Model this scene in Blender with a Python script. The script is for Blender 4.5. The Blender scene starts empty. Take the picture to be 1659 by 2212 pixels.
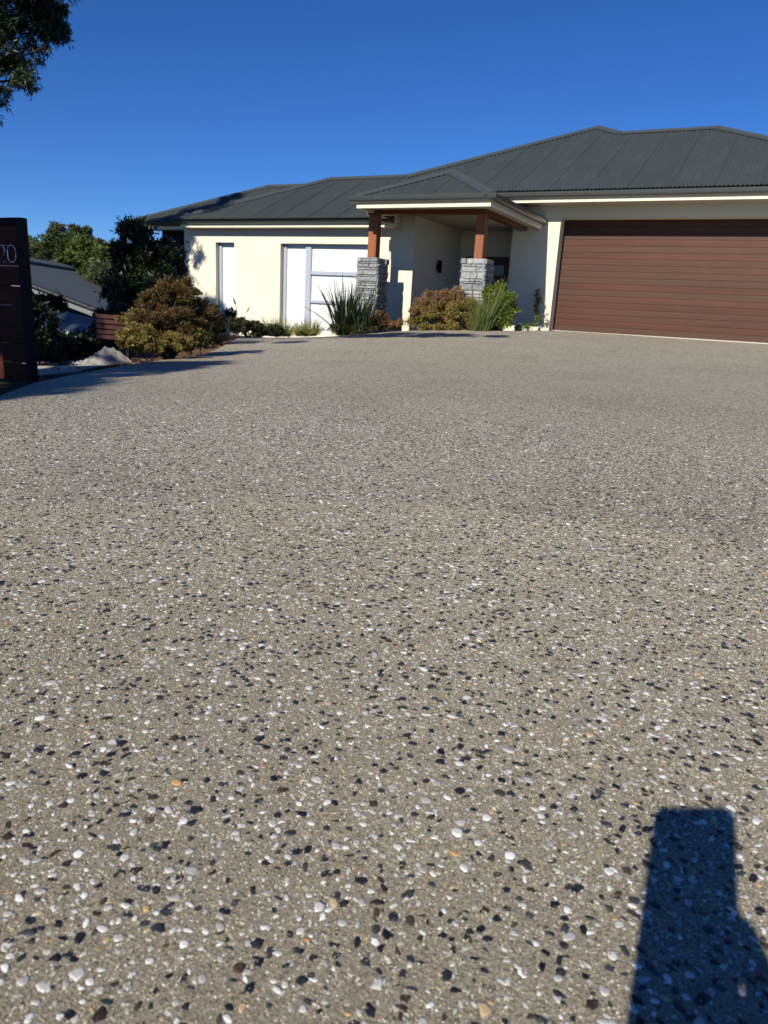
import bpy, math, random
import numpy as np
from mathutils import Vector, Matrix
random.seed(7)
rng = np.random.default_rng(7)
scene = bpy.context.scene
col = scene.collection
R = math.radians

# ------------------------------------------------------------------ camera
# eye level is z = 0; +Y runs into the house, X along its front
CR = Vector((0.88507, 0.46215, 0.0544)); CU = Vector((-0.1699, 0.2119, 0.9624)); CF = Vector((-0.4332, 0.8611, -0.2659))
CF.normalize(); CR = (CR - CF*CR.dot(CF)).normalized(); CU = CR.cross(CF)
cam_d = bpy.data.cameras.new('camera'); cam = bpy.data.objects.new('camera', cam_d); col.objects.link(cam)
m = Matrix.Identity(4)
for i in range(3):
    m[i][0] = CR[i]; m[i][1] = CU[i]; m[i][2] = -CF[i]
cam.matrix_world = m
cam_d.sensor_fit = 'VERTICAL'; cam_d.sensor_height = 9.8; cam_d.lens = 1554/2212*9.8
cam_d.clip_start = 0.01; cam_d.clip_end = 2000
cam_d.dof.use_dof = True; cam_d.dof.focus_distance = 1.8; cam_d.dof.aperture_fstop = 2.8
scene.camera = cam

# ------------------------------------------------------------------ light
SUN = Vector((0.045, 1.0, -0.615)).normalized()      # the way the light travels
w = bpy.data.worlds.new('World'); scene.world = w; w.use_nodes = True
nt = w.node_tree; nt.nodes.clear()
sky = nt.nodes.new('ShaderNodeTexSky'); sky.sky_type = 'NISHITA'; sky.sun_disc = False
sky.sun_elevation = math.asin(-SUN.z); sky.sun_rotation = math.atan2(-SUN.x, -SUN.y) % (2*math.pi)
sky.altitude = 0; sky.air_density = 0.72; sky.dust_density = 0.0; sky.ozone_density = 10.0
bgn = nt.nodes.new('ShaderNodeBackground'); bgn.inputs[1].default_value = 0.086
out = nt.nodes.new('ShaderNodeOutputWorld')
hs = nt.nodes.new('ShaderNodeHueSaturation'); hs.inputs['Hue'].default_value = 0.507; hs.inputs['Saturation'].default_value = 1.09; hs.inputs['Fac'].default_value = 1.0
nt.links.new(sky.outputs[0], hs.inputs['Color']); nt.links.new(hs.outputs[0], bgn.inputs[0]); nt.links.new(bgn.outputs[0], out.inputs[0])
sd = bpy.data.lights.new('sun', 'SUN'); sd.energy = 5.0; sd.angle = R(0.53); sd.color = (1.0, 0.945, 0.83)
so = bpy.data.objects.new('sun', sd); col.objects.link(so)
so.rotation_euler = SUN.to_track_quat('-Z', 'Y').to_euler(); so.location = (-3, -10, 12)
vs = scene.view_settings; vs.view_transform = 'Standard'; vs.look = 'None'; vs.exposure = 0.34; vs.gamma = 1.0
vs.use_curve_mapping = False
scene.cycles.diffuse_bounces = 1

# ------------------------------------------------------------------ helpers
def tag(o, label=None, cat=None, group=None, kind=None):
    if label: o['label'] = label
    if cat: o['category'] = cat
    if group: o['group'] = group
    if kind: o['kind'] = kind
    return o

def empty(name, loc=(0, 0, 0), **kw):
    o = bpy.data.objects.new(name, None); o.location = loc; o.empty_display_size = 0.2; col.objects.link(o)
    return tag(o, **kw)

def link(name, me, mat, parent=None, smooth=False, **kw):
    o = bpy.data.objects.new(name, me); col.objects.link(o)
    if mat is not None and not me.materials:
        me.materials.append(mat)
    if smooth:
        me.polygons.foreach_set('use_smooth', [True]*len(me.polygons))
    if parent is not None:
        o.parent = parent
        # all meshes are written in world coordinates
        o.matrix_parent_inverse = PINV.setdefault(parent.name, world_of(parent).inverted())
    return tag(o, **kw)
PINV = {}
def world_of(o):
    mw = Matrix.Translation(o.location)
    while o.parent is not None:
        mw = Matrix.Translation(o.parent.location) @ o.matrix_parent_inverse @ mw
        o = o.parent
    return mw

class MB:
    def __init__(s): s.v = []; s.f = []; s.mi = []
    def add(s, vs, fs, mi=0):
        b = len(s.v); s.v += [tuple(p) for p in vs]
        s.f += [tuple(b+i for i in f) for f in fs]; s.mi += [mi]*len(fs); return s
    def box(s, x0, x1, y0, y1, z0, z1, mi=0):
        return s.add([(x0,y0,z0),(x1,y0,z0),(x1,y1,z0),(x0,y1,z0),(x0,y0,z1),(x1,y0,z1),(x1,y1,z1),(x0,y1,z1)],
                     [(0,3,2,1),(4,5,6,7),(0,1,5,4),(1,2,6,5),(2,3,7,6),(3,0,4,7)], mi)
    def bbox(s, x0, x1, y0, y1, z0, z1, b=0.006, mi=0):      # box with bevelled edges
        vs = []
        for z, ins in ((z0, b), (z0+b, 0), (z1-b, 0), (z1, b)):
            for (cx, cy, sx, sy) in ((x0,y0,1,1),(x1,y0,-1,1),(x1,y1,-1,-1),(x0,y1,1,-1)):
                p = [(cx+sx*(ins), cy+sy*(b+ins)), (cx+sx*(b+ins), cy+sy*ins)]
                if (sx*sy) < 0: p = p[::-1]
                vs += [(q[0], q[1], z) for q in p]
        fs = []
        for k in range(3):
            for i in range(8):
                j = (i+1) % 8; fs.append((k*8+i, k*8+j, k*8+8+j, k*8+8+i))
        fs.append(tuple(range(7, -1, -1))); fs.append(tuple(range(24, 32)))
        return s.add(vs, fs, mi)
    def tube(s, pts, rads, n=6, mi=0):
        pts = [Vector(p) for p in pts]
        if not hasattr(rads, '__len__'): rads = [rads]*len(pts)
        vs = []; up = Vector((0.03, 0.1, 1))
        for i, p in enumerate(pts):
            d = (pts[min(i+1, len(pts)-1)] - pts[max(i-1, 0)]).normalized()
            u = up if abs(d.dot(up.normalized())) < .95 else Vector((1, 0, 0))
            a = d.cross(u).normalized(); b = d.cross(a)
            for k in range(n):
                t = 2*math.pi*k/n; vs.append(p + (a*math.cos(t)+b*math.sin(t))*rads[i])
        fs = []
        for i in range(len(pts)-1):
            for k in range(n):
                j = (k+1) % n; fs.append((i*n+k, i*n+j, (i+1)*n+j, (i+1)*n+k))
        fs.append(tuple(range(n-1, -1, -1))); fs.append(tuple((len(pts)-1)*n+k for k in range(n)))
        return s.add(vs, fs, mi)
    def mesh(s, name):
        me = bpy.data.meshes.new(name); me.from_pydata(s.v, [], s.f); me.update()
        return me
    def build(s, name, mat, parent=None, smooth=False, **kw):
        me = s.mesh(name)
        return link(name, me, mat, parent, smooth, **kw)

def np_mesh(name, verts, faces):
    """verts (n,3), faces (m,k) arrays"""
    me = bpy.data.meshes.new(name); n, k = faces.shape
    me.vertices.add(len(verts)); me.vertices.foreach_set('co', verts.astype(np.float32).ravel())
    me.loops.add(n*k); me.loops.foreach_set('vertex_index', faces.astype(np.int32).ravel())
    me.polygons.add(n); me.polygons.foreach_set('loop_start', np.arange(0, n*k, k, dtype=np.int32))
    me.update(calc_edges=True)
    return me

# ------------------------------------------------------------------ materials
class NM:
    """small node-material writer"""
    def __init__(s, name, rough=.7, spec=.5, metal=0):
        s.m = bpy.data.materials.new(name); s.m.use_nodes = True; s.t = s.m.node_tree
        s.b = s.t.nodes['Principled BSDF']
        s.b.inputs['Roughness'].default_value = rough; s.b.inputs['Specular IOR Level'].default_value = spec
        s.b.inputs['Metallic'].default_value = metal
        s.co = s.n('ShaderNodeTexCoord').outputs['Object']
    def n(s, typ, **kw):
        nd = s.t.nodes.new(typ)
        for k, v in kw.items(): setattr(nd, k, v)
        return nd
    def set(s, sock, v):
        if isinstance(v, bpy.types.NodeSocket): s.t.links.new(v, sock)
        elif isinstance(v, (tuple, list)) and len(v) == 3 and sock.type == 'RGBA': sock.default_value = (*v, 1)
        else: sock.default_value = v
    def map(s, scale=(1,1,1), src=None, rot=(0,0,0)):
        q = s.n('ShaderNodeMapping'); s.set(q.inputs[0], src or s.co); q.inputs['Scale'].default_value = scale; q.inputs['Rotation'].default_value = rot
        return q.outputs[0]
    def noise(s, scale, detail=3, rough=.5, vec=None, out=0):
        q = s.n('ShaderNodeTexNoise'); q.inputs['Scale'].default_value = scale; q.inputs['Detail'].default_value = detail
        q.inputs['Roughness'].default_value = rough; s.set(q.inputs['Vector'], vec or s.co); return q.outputs[out]
    def vor(s, scale, vec=None, feature='F1', rnd=1.0):
        q = s.n('ShaderNodeTexVoronoi', feature=feature); q.inputs['Scale'].default_value = scale
        q.inputs['Randomness'].default_value = rnd; s.set(q.inputs['Vector'], vec or s.co); return q
    def ramp(s, fac, stops, interp='LINEAR'):
        q = s.n('ShaderNodeValToRGB'); q.color_ramp.interpolation = interp; e = q.color_ramp.elements
        while len(e) < len(stops): e.new(.5)
        for el, (p, c) in zip(e, stops):
            el.position = p; el.color = (*c, 1) if hasattr(c, '__len__') else (c, c, c, 1)
        s.set(q.inputs[0], fac); return q.outputs[0]
    def mix(s, a, b, fac, mode='MIX'):
        q = s.n('ShaderNodeMix', data_type='RGBA', blend_type=mode)
        s.set(q.inputs[0], fac); s.set(q.inputs[6], a); s.set(q.inputs[7], b); return q.outputs[2]
    def math(s, op, a, b=0.0, clamp=False):
        q = s.n('ShaderNodeMath', operation=op, use_clamp=clamp); s.set(q.inputs[0], a); s.set(q.inputs[1], b); return q.outputs[0]
    def bump(s, h, strength=.3, dist=.01):
        q = s.n('ShaderNodeBump'); q.inputs['Strength'].default_value = strength; q.inputs['Distance'].default_value = dist
        s.set(q.inputs['Height'], h); s.set(s.b.inputs['Normal'], q.outputs[0]); return q
    def color(s, c): s.set(s.b.inputs['Base Color'], c); return s
    def rough(s, c): s.set(s.b.inputs['Roughness'], c); return s
    def rnd(s): return s.n('ShaderNodeObjectInfo').outputs['Random']
    def island(s): return s.n('ShaderNodeNewGeometry').outputs['Random Per Island']
    def translucent(s, c, f):
        t = s.n('ShaderNodeBsdfTranslucent'); s.set(t.inputs[0], c); mx = s.n('ShaderNodeMixShader'); mx.inputs[0].default_value = f
        o = s.t.nodes['Material Output']; s.t.links.new(s.b.outputs[0], mx.inputs[1]); s.t.links.new(t.outputs[0], mx.inputs[2]); s.t.links.new(mx.outputs[0], o.inputs[0])

def plain(name, c, rough=.6, spec=.5, metal=0, var=.12, scale=6, bump=0):
    a = NM(name, rough, spec, metal)
    n1 = a.noise(scale, 4, .6)
    a.color(a.mix(tuple(x*(1-var) for x in c), tuple(min(1, x*(1+var)) for x in c), n1))
    if bump: a.bump(a.noise(scale*20, 3), bump, .004)
    return a.m

M = {}
def m_render_wall():
    a = NM('cream_render', .85, .25)
    big = a.noise(1.3, 4, .6); st = a.noise(3, 4, .6, a.map((4, 4, .35)))
    c = a.mix((.68,.62,.475), (.75,.69,.545), big); c = a.mix(c, (.62,.55,.40), a.ramp(st, [(.55, 0), (.85, .35)]))
    a.color(c); a.bump(a.noise(260, 3, .6), .35, .003); return a.m
M['wall'] = m_render_wall()
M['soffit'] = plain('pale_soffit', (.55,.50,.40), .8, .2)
M['fascia'] = plain('cream_fascia', (.74,.67,.50), .6, .4, var=.05)
def m_roof():
    a = NM('grey_green_steel', .5, .45)
    r = a.noise(.6, 4, .6); st = a.noise(2.2, 5, .65, a.map((3, .5, 1)))
    c = a.mix((.040,.049,.046), (.052,.061,.057), r)
    c = a.mix(c, (.075,.08,.074), a.ramp(st, [(.5, 0), (.8, .5)]))
    q = a.n('ShaderNodeMix', data_type='RGBA', blend_type='MULTIPLY'); q.inputs[0].default_value = 1
    a.set(q.inputs[6], c); a.set(q.inputs[7], a.ramp(a.rnd(), [(0, .96), (1, 1.03)])); a.color(q.outputs[2])
    a.rough(a.ramp(st, [(0, .42), (1, .6)])); return a.m
M['roof'] = m_roof()
M['gutter'] = plain('dark_grey_steel', (.060,.066,.066), .35, .5, var=.15)
M['capping'] = plain('grey_green_capping', (.052,.062,.058), .4, .5)
def m_timber(name, c1, c2, axis=2, sc=14, spec=.4, rough=.5):
    a = NM(name, rough, spec); s = [sc, sc, sc]; s[axis] = sc*.07
    r = a.rnd(); off = a.n('ShaderNodeVectorMath', operation='ADD'); a.set(off.inputs[0], a.map(tuple(s)))
    cx = a.n('ShaderNodeCombineXYZ'); a.set(cx.inputs[0], a.math('MULTIPLY', r, 37.0)); a.set(cx.inputs[2], a.math('MULTIPLY', r, 91.0)); a.set(off.inputs[1], cx.outputs[0])
    g = a.noise(1, 6, .65, off.outputs[0]); c = a.mix(c1, c2, a.ramp(g, [(.3, 0), (.7, 1)]))
    c = a.mix(c, tuple(x*.55 for x in c1), a.math('MULTIPLY', r, .35)); a.color(c); a.bump(g, .2, .002); return a.m
M['post'] = m_timber('red_cedar_post', (.20,.062,.022), (.34,.125,.047))
M['beam'] = m_timber('red_cedar_beam', (.10,.032,.013), (.20,.07,.026), 0)
M['beam_y'] = m_timber('red_cedar_side_beam', (.10,.032,.013), (.20,.07,.026), 1)
def m_slat():
    a = NM('woodgrain_steel_slat', .5, .3)
    r = a.rnd(); off = a.n('ShaderNodeVectorMath', operation='ADD'); a.set(off.inputs[0], a.map((.5, 9, 9)))
    cx = a.n('ShaderNodeCombineXYZ'); a.set(cx.inputs[0], a.math('MULTIPLY', r, 53.0)); a.set(cx.inputs[2], a.math('MULTIPLY', r, 77.0)); a.set(off.inputs[1], cx.outputs[0])
    g = a.noise(1, 5, .6, off.outputs[0]); g2 = a.noise(9, 3, .6, a.map((.4, 1, 12)))
    c = a.mix((.055,.017,.009), (.10,.032,.015), a.ramp(g, [(.3, 0), (.7, 1)])); c = a.mix(c, (.062,.032,.019), a.math('MULTIPLY', r, .7))
    c = a.mix(c, (.05,.018,.011), a.ramp(g2, [(.5, 0), (.8, .6)])); a.color(c)
    a.rough(a.ramp(a.noise(2.5, 4, .6), [(.3, .42), (.7, .6)])); a.bump(g2, .1, .001); return a.m
M['slat'] = m_slat()
M['alu'] = plain('pale_anodised_frame', (.42,.46,.52), .35, .5, .2, var=.05)
def m_blind():
    a = NM('white_blind_behind_glass', .6, .3)
    a.color(a.mix((.74,.76,.74), (.80,.82,.80), a.noise(1.2, 2))); a.b.inputs['Coat Weight'].default_value = 1.0; a.b.inputs['Coat Roughness'].default_value = .03
    return a.m
M['blind'] = m_blind()
M['darkglass'] = plain('dark_window_glass', (.012,.014,.018), .06, .6)
M['paleglass'] = plain('frosted_door_glass', (.25,.25,.24), .25, .5)
M['doorred'] = m_timber('dark_red_door_timber', (.07,.016,.009), (.13,.03,.016), 2)
def m_stone():
    a = NM('grey_ledge_stone', .75, .35)
    n1 = a.noise(14, 6, .7); n2 = a.noise(60, 5, .7, a.map((.5, .5, 1.6)))
    c = a.mix((.17,.18,.19), (.42,.43,.44), a.ramp(n1, [(.3, 0), (.72, 1)])); c = a.mix(c, (.30,.29,.27), a.math('MULTIPLY', a.rnd(), .5))
    q = a.n('ShaderNodeMix', data_type='RGBA', blend_type='MULTIPLY'); q.inputs[0].default_value = 1
    a.set(q.inputs[6], c); a.set(q.inputs[7], a.ramp(a.rnd(), [(0, .7), (1, 1.25)])); a.color(q.outputs[2])
    a.bump(a.math('ADD', n1, n2), .9, .012); return a.m
M['stone'] = m_stone()
M['mortar'] = plain('dark_mortar', (.09,.09,.09), .9, .2)
M['black'] = plain('black_steel', (.010,.010,.010), .8, .15)
M['white'] = plain('white_paint', (.7,.7,.68), .5, .4)
M['thresh'] = plain('pale_threshold', (.50,.47,.41), .7, .3)
def m_fence():
    a = NM('stained_board', .8, .15)
    r = a.rnd(); off = a.n('ShaderNodeVectorMath', operation='ADD'); a.set(off.inputs[0], a.map((2, 20, 30)))
    cx = a.n('ShaderNodeCombineXYZ'); a.set(cx.inputs[0], a.math('MULTIPLY', r, 53.0)); a.set(off.inputs[1], cx.outputs[0])
    g = a.noise(1, 5, .65, off.outputs[0]); c = a.mix((.045,.013,.007), (.095,.027,.012), a.ramp(g, [(.3,0),(.7,1)]))
    blot = a.noise(7, 3, .5); c = a.mix(c, (.05,.014,.009), a.ramp(blot, [(.45, 0), (.7, .7)])); a.color(c); a.bump(g, .25, .002); return a.m
M['board'] = m_fence()
M['number'] = plain('brushed_steel_number', (.55,.55,.55), .3, .5, .6)
M['nroof'] = plain('neighbour_grey_roof', (.080,.090,.085), .6, .4, var=.1, scale=1.5)
M['nwall'] = plain('navy_painted_wall', (.008,.013,.045), .8, .3)
M['nfasc'] = plain('pale_verge', (.20,.21,.20), .6, .3)
M['bark'] = plain('grey_brown_bark', (.12,.095,.075), .9, .2, var=.4, scale=12, bump=.6)
M['stem'] = plain('brown_stem', (.08,.055,.03), .9, .2, var=.3)
M['paleedge'] = plain('pale_concrete', (.42,.39,.33), .85, .25, var=.2, scale=5, bump=.4)
M['cloth'] = plain('pale_grey_weed_mat', (.27,.255,.24), .8, .2, var=.25, scale=8, bump=.3)

def m_leaf(name, cols, rough=.5, spec=.35, trans=.3):
    a = NM(name, rough, spec); i = a.island()
    n = len(cols); c = a.ramp(i, [(k/(n-1), cc) for k, cc in enumerate(cols)])
    big = a.noise(1.6, 3, .6); c = a.mix(c, tuple(x*.6 for x in cols[0]), a.ramp(big, [(.45, 0), (.75, .6)]))
    a.color(c); tb = a.mix(c, (.35,.45,.08), .35 if cols[-1][1] > .09 else .08)
    a.translucent(tb, trans); return a.m
M['gum'] = m_leaf('gum_leaf', [(.022,.035,.014), (.035,.052,.02), (.05,.065,.028)], .45, .4, .15)
M['shadeleaf'] = m_leaf('shade_tree_leaf', [(.022,.035,.014), (.035,.052,.02)], .5, .3, .08)
M['bgleaf1'] = m_leaf('olive_tree_leaf', [(.03,.045,.012), (.055,.075,.02), (.085,.10,.035)])
M['bgleaf2'] = m_leaf('grey_green_tree_leaf', [(.05,.062,.032), (.08,.09,.05), (.11,.12,.07)])
M['bgleaf3'] = m_leaf('bright_tree_leaf', [(.05,.075,.013), (.08,.11,.02), (.12,.14,.035)])
M['tallshrub'] = m_leaf('dark_glossy_leaf', [(.012,.022,.008), (.02,.035,.012), (.03,.055,.016)], .35, .5, .12)
M['brown'] = m_leaf('russet_leaf', [(.085,.032,.018), (.15,.065,.03), (.09,.07,.022), (.14,.11,.035)], .55, .3, .3)
M['brownlow'] = m_leaf('yellow_russet_leaf', [(.24,.12,.045), (.30,.21,.06), (.18,.19,.04), (.38,.29,.10)], .55, .3, .35)
M['nandtop'] = m_leaf('pink_russet_leaf', [(.28,.13,.075), (.34,.19,.10), (.24,.18,.06)], .55, .3, .35)
M['olive'] = m_leaf('dull_olive_leaf', [(.03,.035,.012), (.05,.055,.02), (.07,.075,.03)], .55, .3, .2)
M['green'] = m_leaf('bright_green_leaf', [(.06,.10,.012), (.12,.18,.02), (.22,.27,.035)], .35, .45, .35)
M['blade'] = m_leaf('green_blade', [(.09,.12,.03), (.15,.19,.055), (.21,.24,.09)], .5, .35, .3)
M['darkblade'] = m_leaf('dark_green_blade', [(.008,.016,.006), (.014,.026,.010), (.022,.036,.013)], .75, .2, .06)
M['grassy'] = m_leaf('dry_grass_blade', [(.16,.18,.03), (.26,.26,.06), (.36,.29,.11)], .6, .3, .35)
M['croton'] = m_leaf('yellow_green_leaf', [(.16,.24,.02), (.28,.34,.04), (.36,.36,.06)], .4, .4, .35)
M['straw'] = plain('straw_stalk', (.16,.13,.07), .8, .2)
M['mulch'] = plain('bark_mulch', (.14,.08,.05), .9, .2, var=.5, scale=40)

# ------------------------------------------------------------------ ground shape
CP = np.array([(0,0,-.5),(.6,-1.5,-.53),(-1.5,-.5,-.505),(0,2,-.465),(-1.5,2,-.465),(2.5,1,-.475),(0,5,-.40),(2.5,5,-.39),(-2,5,-.415),
    (-3.28,2.28,-.49),(-3.9,2.95,-.52),(-4.5,3.9,-.54),(-5.1,5.1,-.554),(-5.66,6.5,-.56),(-6.7,8.1,-.546),(-7.8,9.8,-.525),(-7.45,11.9,-.49),(-6,12.65,-.285),
    (-5,12.9,-.22),(-4.2,13.2,-.185),(-4.25,15.8,-.165),(-2,15.8,-.168),(0,15.8,-.172),(2.5,15.8,-.175),(0,10,-.30),(2.5,10,-.29),(-3,9.5,-.33),(-2,13,-.215),(0,13,-.225)])
def tps_fit(P):
    n = len(P); d = np.linalg.norm(P[:, None, :2]-P[None, :, :2], axis=2); K = np.where(d > 0, d*d*np.log(d+1e-12), 0) + np.eye(n)*.05
    A = np.zeros((n+3, n+3)); A[:n, :n] = K; A[:n, n] = 1; A[:n, n+1:] = P[:, :2]; A[n, :n] = 1; A[n+1:, :n] = P[:, :2].T
    return np.linalg.solve(A, np.r_[P[:, 2], 0, 0, 0])
TW = tps_fit(CP)
def zdrive(x, y):
    x = np.clip(np.atleast_1d(np.asarray(x, float)), -9, 3); y = np.clip(np.atleast_1d(np.asarray(y, float)), -1.5, 16)
    r = np.empty(x.shape)
    for s in range(0, x.size, 20000):
        xs = x.ravel()[s:s+20000]; ys = y.ravel()[s:s+20000]
        d2 = (xs[:, None]-CP[None, :, 0])**2 + (ys[:, None]-CP[None, :, 1])**2
        r.ravel()[s:s+20000] = (0.5*d2*np.log(d2+1e-12)) @ TW[:len(CP)] + TW[-3] + TW[-2]*xs + TW[-1]*ys
    return r
XLY = np.array([-4, 0, 1.5, 2.28, 2.95, 3.9, 5.1, 6.5, 8.1, 9.8, 10.7, 11.3, 11.9, 12.3, 12.65, 12.9, 13.1, 13.3, 14, 15.8, 17])
XLX = np.array([-2.2, -2.5, -2.9, -3.28, -3.9, -4.5, -5.1, -5.66, -6.7, -7.8, -8.05, -7.95, -7.45, -6.85, -6.0, -5.1, -4.45, -4.2, -4.16, -4.14, -4.14])
def xl(y): return np.interp(y, XLY, XLX)
def zground(x, y):
    x = np.atleast_1d(np.asarray(x, float)); y = np.atleast_1d(np.asarray(y, float))
    z = zdrive(x, y); e = np.maximum(0, xl(y) - x)
    drop = .03*np.clip(e/.15, 0, 1) + .035*np.minimum(e, 2.2) + .09*np.clip(e-2.2, 0, 1.8) + .22*np.clip(e-4, 0, 14)
    house = np.clip((y-12.2)/1.2, 0, 1)*np.clip((x+15)/2, 0, 1)
    drop = drop*(1-house) + house*(.06+.02*e)
    return z - .035 - drop + .0*x
def gz(x, y): return float(zground(x, y)[0])

# ------------------------------------------------------------------ driveway + stones
def m_drive():
    a = NM('exposed_aggregate', .75, .35)
    sep = a.n('ShaderNodeSeparateXYZ'); a.set(sep.inputs[0], a.co)
    dist = a.n('ShaderNodeVectorMath', operation='LENGTH'); a.set(dist.inputs[0], a.co)
    at_ = a.n('ShaderNodeAttribute', attribute_name='stone_cover'); far = a.math('SUBTRACT', 1.0, at_.outputs['Fac'])
    f2 = a.n('ShaderNodeMapRange'); f2.inputs[1].default_value = 2.5; f2.inputs[2].default_value = 9.0; a.set(f2.inputs[0], dist.outputs['Value']); far2 = f2.outputs[0]
    g1 = a.noise(330, 4, .75); g2 = a.noise(900, 2, .6)
    c = a.mix((.12,.102,.068), (.57,.51,.375), a.ramp(g1, [(.32, 0), (.68, 1)]))
    c = a.mix(c, (.55,.50,.40), a.ramp(g2, [(.62, 0), (.7, .7)])); c = a.mix(c, (.07,.06,.045), a.ramp(g2, [(.30, .6), (.38, 0)]))
    patch = a.noise(.9, 5, .6); c = a.mix(c, (.20,.165,.11), a.ramp(patch, [(.4, 0), (.7, .45)]))
    c = a.mix(c, (.36,.33,.27), a.ramp(a.noise(2.3, 4, .6), [(.5, 0), (.75, .35)]))
    mott = a.noise(34, 3, .7); c = a.mix(c, a.mix(c, (.09,.08,.065), .5), a.math('MULTIPLY', a.ramp(mott, [(.38, 1), (.5, 0)]), far2)); c = a.mix(c, (.56,.51,.40), a.math('MULTIPLY', a.ramp(mott, [(.48, 0), (.60, .7)]), far2))
    # distant stones as print
    wob = a.n('ShaderNodeVectorMath', operation='ADD'); a.set(wob.inputs[0], a.co)
    ns = a.n('ShaderNodeVectorMath', operation='SCALE'); a.set(ns.inputs[0], a.noise(160, 2, .5, out=1)); ns.inputs['Scale'].default_value = .006; a.set(wob.inputs[1], ns.outputs[0])
    fl = a.map((1, 1, .05), wob.outputs[0])
    v = a.vor(78, fl); rr = a.n('ShaderNodeSeparateColor'); a.set(rr.inputs[0], v.outputs['Color'])
    mask = a.math('LESS_THAN', v.outputs['Distance'], a.math('ADD', a.math('MULTIPLY', rr.outputs[1], .34), .16)); mask = a.math('MULTIPLY', mask, far)
    sc = a.ramp(rr.outputs[0], [(0, (.022,.024,.028)), (.22, (.045,.045,.048)), (.36, (.13,.10,.06)), (.40, (.46,.43,.37)), (.58, (.68,.65,.58)), (.80, (.36,.31,.22))], 'CONSTANT')
    c = a.mix(c, sc, mask)
    a.color(c); a.rough(a.ramp(g2, [(.3, .35), (.6, .8)]))
    h = a.math('ADD', a.math('MULTIPLY', g1, 1.0), a.math('MULTIPLY', g2, .5)); h = a.math('ADD', h, a.math('MULTIPLY', mask, .6))
    a.bump(h, 1.0, .0034); return a.m
M['drive'] = m_drive()
ys = np.r_[np.arange(-4, 0, .1), np.arange(0, 6, .05), np.arange(6, 15.96, .15), [16.05]]
nu = 130; rows = []
def cover(x, y, z):       # how densely real stones are laid here; the print takes over where this falls to 0
    p = np.c_[x, y, z]; zc = p@np.array(CF); zs = np.maximum(zc, .05); xc = np.abs(p@np.array(CR)/zs*1554); yc = -(p@np.array(CU))/zs*1554
    return np.where(zc > .06, np.clip((1250-xc)/180, 0, 1)*np.clip((1500-yc)/180, 0, 1), 0)*np.clip((4.1-np.hypot(np.hypot(x, y), .48))/1.3, 0, 1)
for y in ys:
    x0 = xl(y); t = np.linspace(0, 1, nu); rows.append(np.c_[x0+(7-x0)*t**1.15, np.full(nu, y)])
P = np.array(rows).reshape(-1, 2); zz = zdrive(P[:, 0], P[:, 1]); V = np.c_[P, zz]
n = len(ys); idx = np.arange(n*nu).reshape(n, nu)
F = np.stack([idx[:-1, :-1], idx[:-1, 1:], idx[1:, 1:], idx[1:, :-1]], -1).reshape(-1, 4)
_dm = np_mesh('driveway', V, F); _at = _dm.attributes.new('stone_cover', 'FLOAT', 'POINT'); _at.data.foreach_set('value', cover(V[:, 0], V[:, 1], V[:, 2]).astype(np.float32))
driveway = link('driveway', _dm, M['drive'], None, True, kind='structure', label='exposed aggregate concrete driveway with dark and white pebbles')
from mathutils.bvhtree import BVHTree
_tri = np.concatenate([F[:, [0, 1, 2]], F[:, [0, 2, 3]]])
_bvh = BVHTree.FromPolygons([tuple(v) for v in V.tolist()], _tri.tolist())
def zsurf(x, y):
    o = np.empty(len(x)); dn = Vector((0, 0, -1)); rc = _bvh.ray_cast; zd = None
    for i_, (a_, b_) in enumerate(zip(np.asarray(x).tolist(), np.asarray(y).tolist())):
        h = rc(Vector((a_, b_, 1)), dn)[0]; o[i_] = h.z if h is not None else -9.
    return o
sk = MB()      # the slab's edge down to the bed
for i in range(n-1):
    a, b = V[i*nu], V[(i+1)*nu]; sk.add([a, b, (b[0]-.005, b[1], b[2]-.12), (a[0]-.005, a[1], a[2]-.12)], [(0, 1, 2, 3)])
sk.build('slab_edge', M['paleedge'], driveway)

# stones
def in_view(x, y, z, marg=.04):
    p = np.c_[x, y, z]; zc = p@np.array(CF); xc = p@np.array(CR)/zc*1554; yc = -(p@np.array(CU))/zc*1554
    return (zc > .05) & (np.abs(xc) < 830*(1+marg)+30) & (yc < 1106*(1+marg)+40), zc, xc, yc
cell = .0097
gx, gy = np.meshgrid(np.arange(-4.2, 1.4, cell), np.arange(0, 4.3, cell)); gx = gx.ravel(); gy = gy.ravel()
gx = gx + rng.uniform(-.48, .48, gx.size)*cell + .004*np.sin(gy*300); gy = gy + rng.uniform(-.48, .48, gy.size)*cell
d = np.hypot(gx, gy); cv = cover(gx, gy, np.full(gx.size, -.47)+.02*gy); keep = (d < 4.2) & (rng.random(gx.size) < cv) & (rng.random(gx.size) < .93) & (gx > xl(gy)+.02)
gx, gy = gx[keep], gy[keep]; gzv = zdrive(gx, gy); vis, zc, xc, yc = in_view(gx, gy, gzv); gzv = zsurf(gx, gy)
N = gx.size
kind = rng.random(N)
med = np.where(kind < .27, .0050, np.where(kind < .73, .0042, .0025)); rad = np.clip(med*rng.lognormal(0, .26, N), .0012, .0082)
asp = rng.uniform(.40, .92, N); ang = rng.uniform(0, math.pi, N)
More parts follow.
